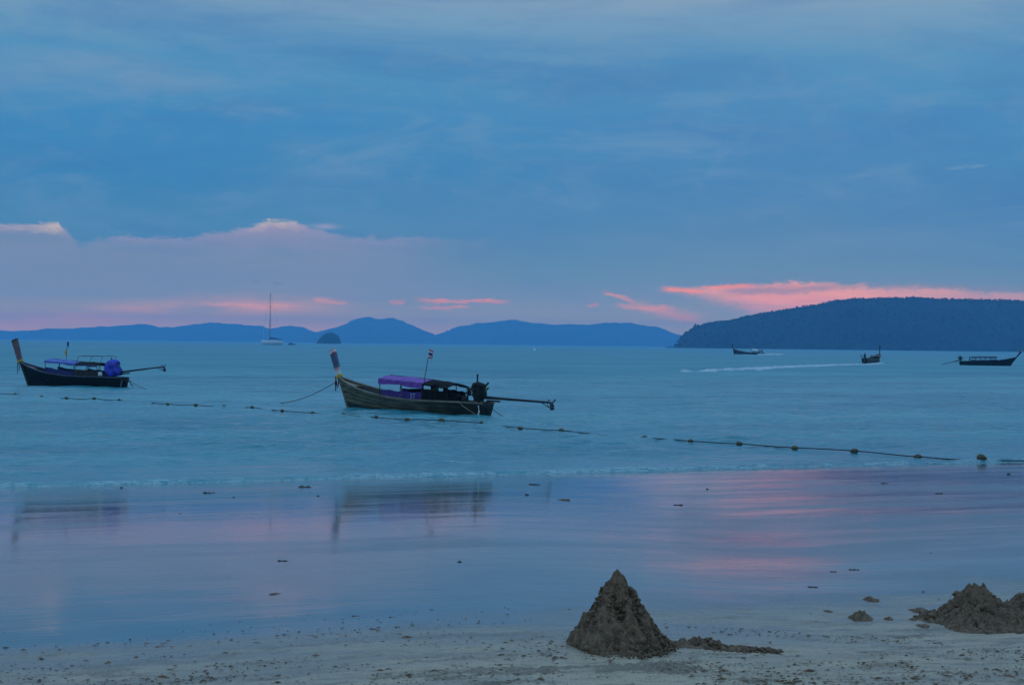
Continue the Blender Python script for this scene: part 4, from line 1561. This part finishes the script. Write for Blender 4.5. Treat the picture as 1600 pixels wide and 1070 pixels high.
wake('wake_foam', [(on_sea(1350, 569.2), 1.2, 8.0), (on_sea(1335, 569.2), 2.2, 7.0), (on_sea(1290, 570.6), 3.0, 5.5), (on_sea(1230, 573.0), 3.6, 4.0), (on_sea(1150, 576.8), 4.4, 1.8), (on_sea(1080, 580.5), 5.0, .6)],
     'long white wake trailing left from the moving boat', .16, 3)
wake('wake_foam', [(on_sea(1378, 567.6), .8, 6.0), (on_sea(1352, 570.2), 1.0, 6.0)], 'white bow wash along the near side of the boat with the long wake', .30, 4)
wake('wake_foam', [(on_sea(1190, 554.6), 2.5, 5.0), (on_sea(1203, 554.4), 3.0, 5.0), (on_sea(1217, 554.0), 3.0, 3.5)], 'short white wake behind the farthest moving boat', .7, 5)
wake('wake_foam', [(on_sea(1160, 554.6), 1.0, 2.0), (on_sea(1190, 554.8), 1.0, 2.0)], 'white wash along the hull of the farthest moving boat', .35, 6)


# ------------------------------------------------------------------ sand piles
def pile_mat(name, a, b):
    m = bpy.data.materials.new(name)
    m.use_nodes = True
    n = Net(m.node_tree)
    bs = m.node_tree.nodes['Principled BSDF']
    P = n.node('ShaderNodeTexCoord').outputs['Object']
    f = n.noise(P, 16, 5, .65)
    g = n.noise(P, 70, 3, .6)
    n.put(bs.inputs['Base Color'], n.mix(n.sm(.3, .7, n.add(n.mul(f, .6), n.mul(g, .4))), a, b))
    bs.inputs['Roughness'].default_value = .85
    bs.inputs['Specular IOR Level'].default_value = .2
    bp = n.node('ShaderNodeBump')
    bp.inputs['Strength'].default_value = 1
    bp.inputs['Distance'].default_value = 1
    n.put(bp.inputs['Height'], n.add(n.mul(g, .010), n.mul(f, .012)))
    m.node_tree.links.new(bp.outputs[0], bs.inputs['Normal'])
    return m


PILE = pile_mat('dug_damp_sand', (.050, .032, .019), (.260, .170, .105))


def heap(name, label, centre, fn, size, res, rough=1.0, seed=0, cat='sand pile', group=None):
    """A heap of dug sand: fn(x, y) gives the smooth height; lumps and crumbs are added as real relief."""
    sx, sy = size
    nx, ny = int(2 * sx / res), int(2 * sy / res)
    x, y = np.meshgrid(np.linspace(-sx, sx, nx), np.linspace(-sy, sy, ny))
    h = fn(x, y)
    body = sstep(.004, .06, h)
    X, Y = x + centre.x, y + centre.y
    wx, wy = x + .06 * (fbm(x * 5, y * 5, 3, seed + 1) - .5), y + .06 * (fbm(x * 5 + 9, y * 5, 3, seed + 2) - .5)
    l1 = 1 - np.abs(2 * fbm(wx * 6, wy * 6, 3, seed + 3) - 1) * 2.2
    l2 = vnoise(wx * 24 + 3 * h, wy * 24, seed + 5) - .5
    l3 = vnoise(x * 60, y * 60 + 11 * h, seed + 7) - .5
    h = h + body * rough * (.050 * (l1 - .4) + .062 * l2 + .036 * l3)
    edge = sstep(.0, .02, h)
    z = sand_z(X, Y) - .035 + h + .025 * edge - sand_z(centre.x, centre.y)
    v = np.stack([x, y, z], -1).reshape(-1, 3)
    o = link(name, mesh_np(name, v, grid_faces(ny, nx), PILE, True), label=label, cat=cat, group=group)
    o.location = (centre.x, centre.y, sand_z(centre.x, centre.y))
    return o


def cone_fn(r, hgt, ex=1.0, x0=0.0, y0=0.0, tilt=0.0, sq=1.0):
    def f(x, y):
        d = np.hypot((x - x0), (y - y0) / sq)
        a = np.arctan2(y - y0, x - x0)
        rr = r * (1 + .10 * np.sin(3 * a + 1) + .07 * np.sin(5 * a))
        t = np.clip(1 - d / rr, 0, 1)
        return hgt * t ** ex
    return f


C = on_sand(963, 1011)
PX_M = FPX / (C - EYE).dot(FW)
cf = cone_fn(80 / PX_M, 130 / PX_M, 1.18)
toe = cone_fn(88 / PX_M, 16 / PX_M, 1.1, 2 / PX_M, -.02)


def main_cone(x, y):
    return np.maximum(cf(x, y), toe(x, y))


def add_lumps(parent, centre, spots, seed, mean=.03):
    """Crumbs and clods resting on a heap, joined as one loose mass."""
    rng = random.Random(seed)
    m = MB()
    base = [(-1, -.2, -.5), (.2, -1, -.4), (1, .1, -.5), (-.1, 1, -.4), (-.5, -.5, .5), (.6, -.4, .6), (.4, .6, .5), (-.6, .5, .45)]
    fc_ = [(0, 1, 5, 4), (1, 2, 5), (2, 6, 5), (2, 3, 6), (3, 7, 6), (3, 0, 7), (0, 4, 7), (4, 5, 6, 7), (3, 2, 1, 0)]
    for (x, y, z) in spots:
        s = mean * rng.lognormvariate(0, .45)
        R = Matrix.Rotation(rng.uniform(0, 6), 3, 'Z') @ Matrix.Rotation(rng.uniform(-.5, .5), 3, 'X')
        m.add([Vector((x, y, z)) + R @ Vector((b[0] * s * rng.uniform(.7, 1.3), b[1] * s * rng.uniform(.7, 1.2), b[2] * s * rng.uniform(.6, 1.1))) for b in base], fc_)
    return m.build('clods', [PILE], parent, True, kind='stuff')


def spots_on(fn, n, sx, sy, seed, lo=.0, hi=9.0):
    rng = np.random.RandomState(seed)
    out = []
    while len(out) < n:
        x, y = rng.uniform(-sx, sx), rng.uniform(-sy, sy)
        h = float(fn(np.array([[x]]), np.array([[y]]))[0, 0])
        if lo < h < hi:
            out.append((x, y, h - .012))
    return out


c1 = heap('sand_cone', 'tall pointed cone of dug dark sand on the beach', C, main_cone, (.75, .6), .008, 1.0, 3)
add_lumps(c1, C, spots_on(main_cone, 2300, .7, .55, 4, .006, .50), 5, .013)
T = on_sand(1138, 1014)
ks = 1 / PX_M
def trail_fn(x, y):
    t = (x + 112 * ks) / (224 * ks)
    w = (16 - 9 * np.clip(t, 0, 1)) * ks * 1.6
    env = sstep(-.02, .08, t) * sstep(1.02, .75, t)
    yc = -.10 * t + .05
    return env * (.055 * (1 - .55 * t)) * np.exp(-((y - yc) / (w + .05)) ** 2) * (.5 + fbm(x * 7, y * 3, 3, 8)) - .010 + .05 * np.exp(-((x + 38 * ks) / .11) ** 2 - ((y - .06) / .09) ** 2)
rng2 = random.Random(77)
ring = []
for _ in range(420):
    a_, q_ = rng2.uniform(0, 2 * PI), abs(rng2.gauss(0, .16))
    rr2 = 80 / PX_M * (.95 + q_)
    ring.append((rr2 * math.cos(a_), rr2 * math.sin(a_), SLOPE * -rr2 * (math.cos(a_) * SEAW.x + math.sin(a_) * SEAW.y) + .002))
add_lumps(c1, C, ring, 6, .010)
c2 = heap('sand_ridge', 'low trail of spilled dark sand right of the pointed cone', T, trail_fn, (.70, .26), .008, .85, 13)
add_lumps(c2, T, spots_on(trail_fn, 500, .62, .24, 14, .008), 15, .014)
T2 = on_sand(1527, 970)
k2 = (T2 - EYE).dot(FW) / FPX
m2a = cone_fn(62 * k2, 66 * k2, .95)
m2b = cone_fn(104 * k2, 36 * k2, 1.0, 6 * k2, -.12)
m2c = cone_fn(44 * k2, 38 * k2, .8, -26 * k2, -.02)
m2d = cone_fn(96 * k2, 14 * k2, 1.0, 4 * k2, -.14)
def mound_fn(x, y):
    return np.maximum(np.maximum(m2a(x, y) ** 1.0, m2b(x, y)), np.maximum(m2c(x, y), m2d(x, y)))
c3 = heap('sand_mound', 'rounded heap of dug sand with a slumped foot near the right edge', T2, mound_fn, (1.25, 1.1), .010, 1.0, 23)
add_lumps(c3, T2, spots_on(mound_fn, 650, .95, .9, 24, .006, .30), 25, .018)
T3 = on_sand(1618, 966)
m3 = cone_fn(64 * k2, 48 * k2, .8)
c4 = heap('sand_mound', 'dark heap of sand cut off by the right edge', T3, m3, (.55, .5), .010, 1.0, 33)
add_lumps(c4, T3, spots_on(m3, 260, .45, .4, 34, .006), 35, .018)
for i, (px, py, w, h, lab) in enumerate((
        (1345, 966, 34, 12, 'small crumbly sand lump left of the right-hand heap'), (1388, 967, 14, 8, 'little dark sand lump between the crumbly lump and the heap'),
        (1362, 937, 26, 7, 'flat brown sand lump standing alone above the crumbly lump'), (1442, 978, 22, 7, 'low sand lump in front of the left foot of the rounded heap'),
        (1425, 968, 14, 6, 'small sand lump beside the left foot of the rounded heap'), (1500, 975, 40, 10, 'broken sand clod at the front foot of the rounded heap'),
        (1295, 955, 26, 4, 'thin sand crust left of the crumbly lump'), (430, 927, 24, 5, 'lone brown clod on the wet sand in the left half'),
        (1435, 954, 30, 7, 'grey sand tongue stretching left from the rounded heap'))):
    p = on_sand(px, py)
    kk = (p - EYE).dot(FW) / FPX
    fn = cone_fn(w * kk * .62, h * kk * .85, .8, 0, 0, 0, 1.6)
    o = heap('sand_lump', lab, p, fn, (w * kk * .8, w * kk * 1.2), .012, .8, 40 + i, 'sand lump', 'lumps of sand on the beach')

# ------------------------------------------------------------------ dark scraps on the wet flat
SCRAP = mat('wet_black_weed', (.010, .010, .010), .5, .5, 20, .01, 40, .4)
PEB = [(327, 770, 15, 'frayed black weed clump on the wet flat below the left shoreline'), (478, 761, 17, 'flat black weed scrap just below the waterline, left of the boat reflection'),
       (190, 762, 6, 'small black scrap at the waterline below the blue canopied boat'), (442, 876, 14, 'black clump on open wet sand left of centre'),
       (718, 878, 7, 'small black pebble on open wet sand near the middle'), (1270, 917, 13, 'black triangular scrap on the wet sand left of the rounded heap'),
       (1468, 771, 10, 'black scrap in the dark hill reflection at right'), (835, 757, 14, 'thin dark weed scrap right of the boat reflection'),
       (823, 773, 7, 'small dark pebble below the thin weed scrap'), (880, 781, 16, 'pale brown scrap on the wet flat right of the boat reflection'),
       (1060, 789, 12, 'dark sliver left of the pink reflection'), (1105, 764, 5, 'tiny dark pebble inside the pink reflection'),
       (1383, 755, 10, 'dark scrap near the waterline in the hill reflection'), (1575, 741, 7, 'small dark scrap near the waterline by the right edge'),
       (1335, 890, 14, 'thin dark streak of weed above the flat brown lump'), (365, 777, 4, 'tiny dark speck right of the frayed clump'), (497, 775, 5, 'tiny dark speck below the flat weed scrap'),
       (745, 771, 10, 'broken weed scrap under the stern reflection'), (1302, 893, 9, 'small dark sliver left of the thin weed streak'), (556, 962, 11, 'half buried shell on the damp sand in the left half'),
       (612, 964, 8, 'brown clod right of the half buried shell'), (402, 1004, 11, 'black scrap on the damp sand behind the left crust')]
for i, (px, py, w, lab) in enumerate(PEB):
    p = on_sand(px, py)
    kk = (p - EYE).dot(FW) / FPX
    rng = random.Random(100 + i)
    m = MB()
    nb = 1 if w < 8 else rng.randint(3, 5)
    for b in range(nb):
        rx = w * kk * .5 * (1 if nb == 1 else rng.uniform(.35, .6))
        rz = rx * (.6 if nb == 1 else rng.uniform(.25, .6))
        cx = 0 if nb == 1 else (b / (nb - 1) - .5) * w * kk * .8
        cy = rng.uniform(-.5, .5) * rx
        rings = []
        for j, (zz, q) in enumerate(((-.35, .85), (.1, 1.0), (.5, .8), (.85, .45), (1.0, .12))):
            rings.append([(cx + rx * q * math.cos(a) * rng.uniform(.72, 1.25), cy + rx * q * math.sin(a) * rng.uniform(.72, 1.25), zz * rz * rng.uniform(.85, 1.1)) for a in [k * PI / 4.5 for k in range(9)]])
        m.loft(rings, True, True)
    o = m.build('weed_scrap', [SCRAP if i not in (9, 19, 20) else PILE], None, False, label=lab, cat='scrap', group='dark scraps washed up on the wet sand')
    o.location = p

# crumbs and worm casts scattered over the beach, nobody could count them
rng = np.random.RandomState(12)
m = MB()
base = [(-1, -.2, -.3), (.2, -1, -.3), (1, .1, -.3), (-.1, 1, -.3), (0, 0, .6)]
made = 0
while made < 7000:
    d = rng.uniform(8.5, 34) if rng.rand() < .12 else rng.uniform(8.5, 14)
    a = math.radians(rng.uniform(-22.5, 22.5))
    x, y = d * math.sin(a), d * math.cos(a)
    q = inland(x, y)
    t = along(x, y)
    dens = .010 + .990 * float(dryness(np.array(q), np.array(x), np.array(y), .5))
    cl = float(fbm(np.array([t * .9]), np.array([q * 2.2]), 3, 41)[0])
    dens *= float(sstep(.38, .66, np.array(cl))) * .95 + .05
    if rng.rand() > dens:
        continue
    made += 1
    s = .0046 * math.exp(rng.normal(0, .5)) * (1.0 + .03 * (d - 9))
    th = rng.normal(0, .5)
    el = rng.uniform(1.2, 3.2)
    z0 = sand_z(x, y) + (.0 if q < 30 else .012 * rng.uniform(-.3, 1))
    m.add([(x + (b[0] * el * math.cos(th) - b[1] * math.sin(th)) * s, y + (b[0] * el * math.sin(th) + b[1] * math.cos(th)) * s, z0 + b[2] * s * .9) for b in base],
          [(0, 1, 4), (1, 2, 4), (2, 3, 4), (3, 0, 4)])
m.build('sand_crumbs', [PILE], kind='stuff', label='scattered crumbs and worm casts on the damp upper beach', cat='crumbs')
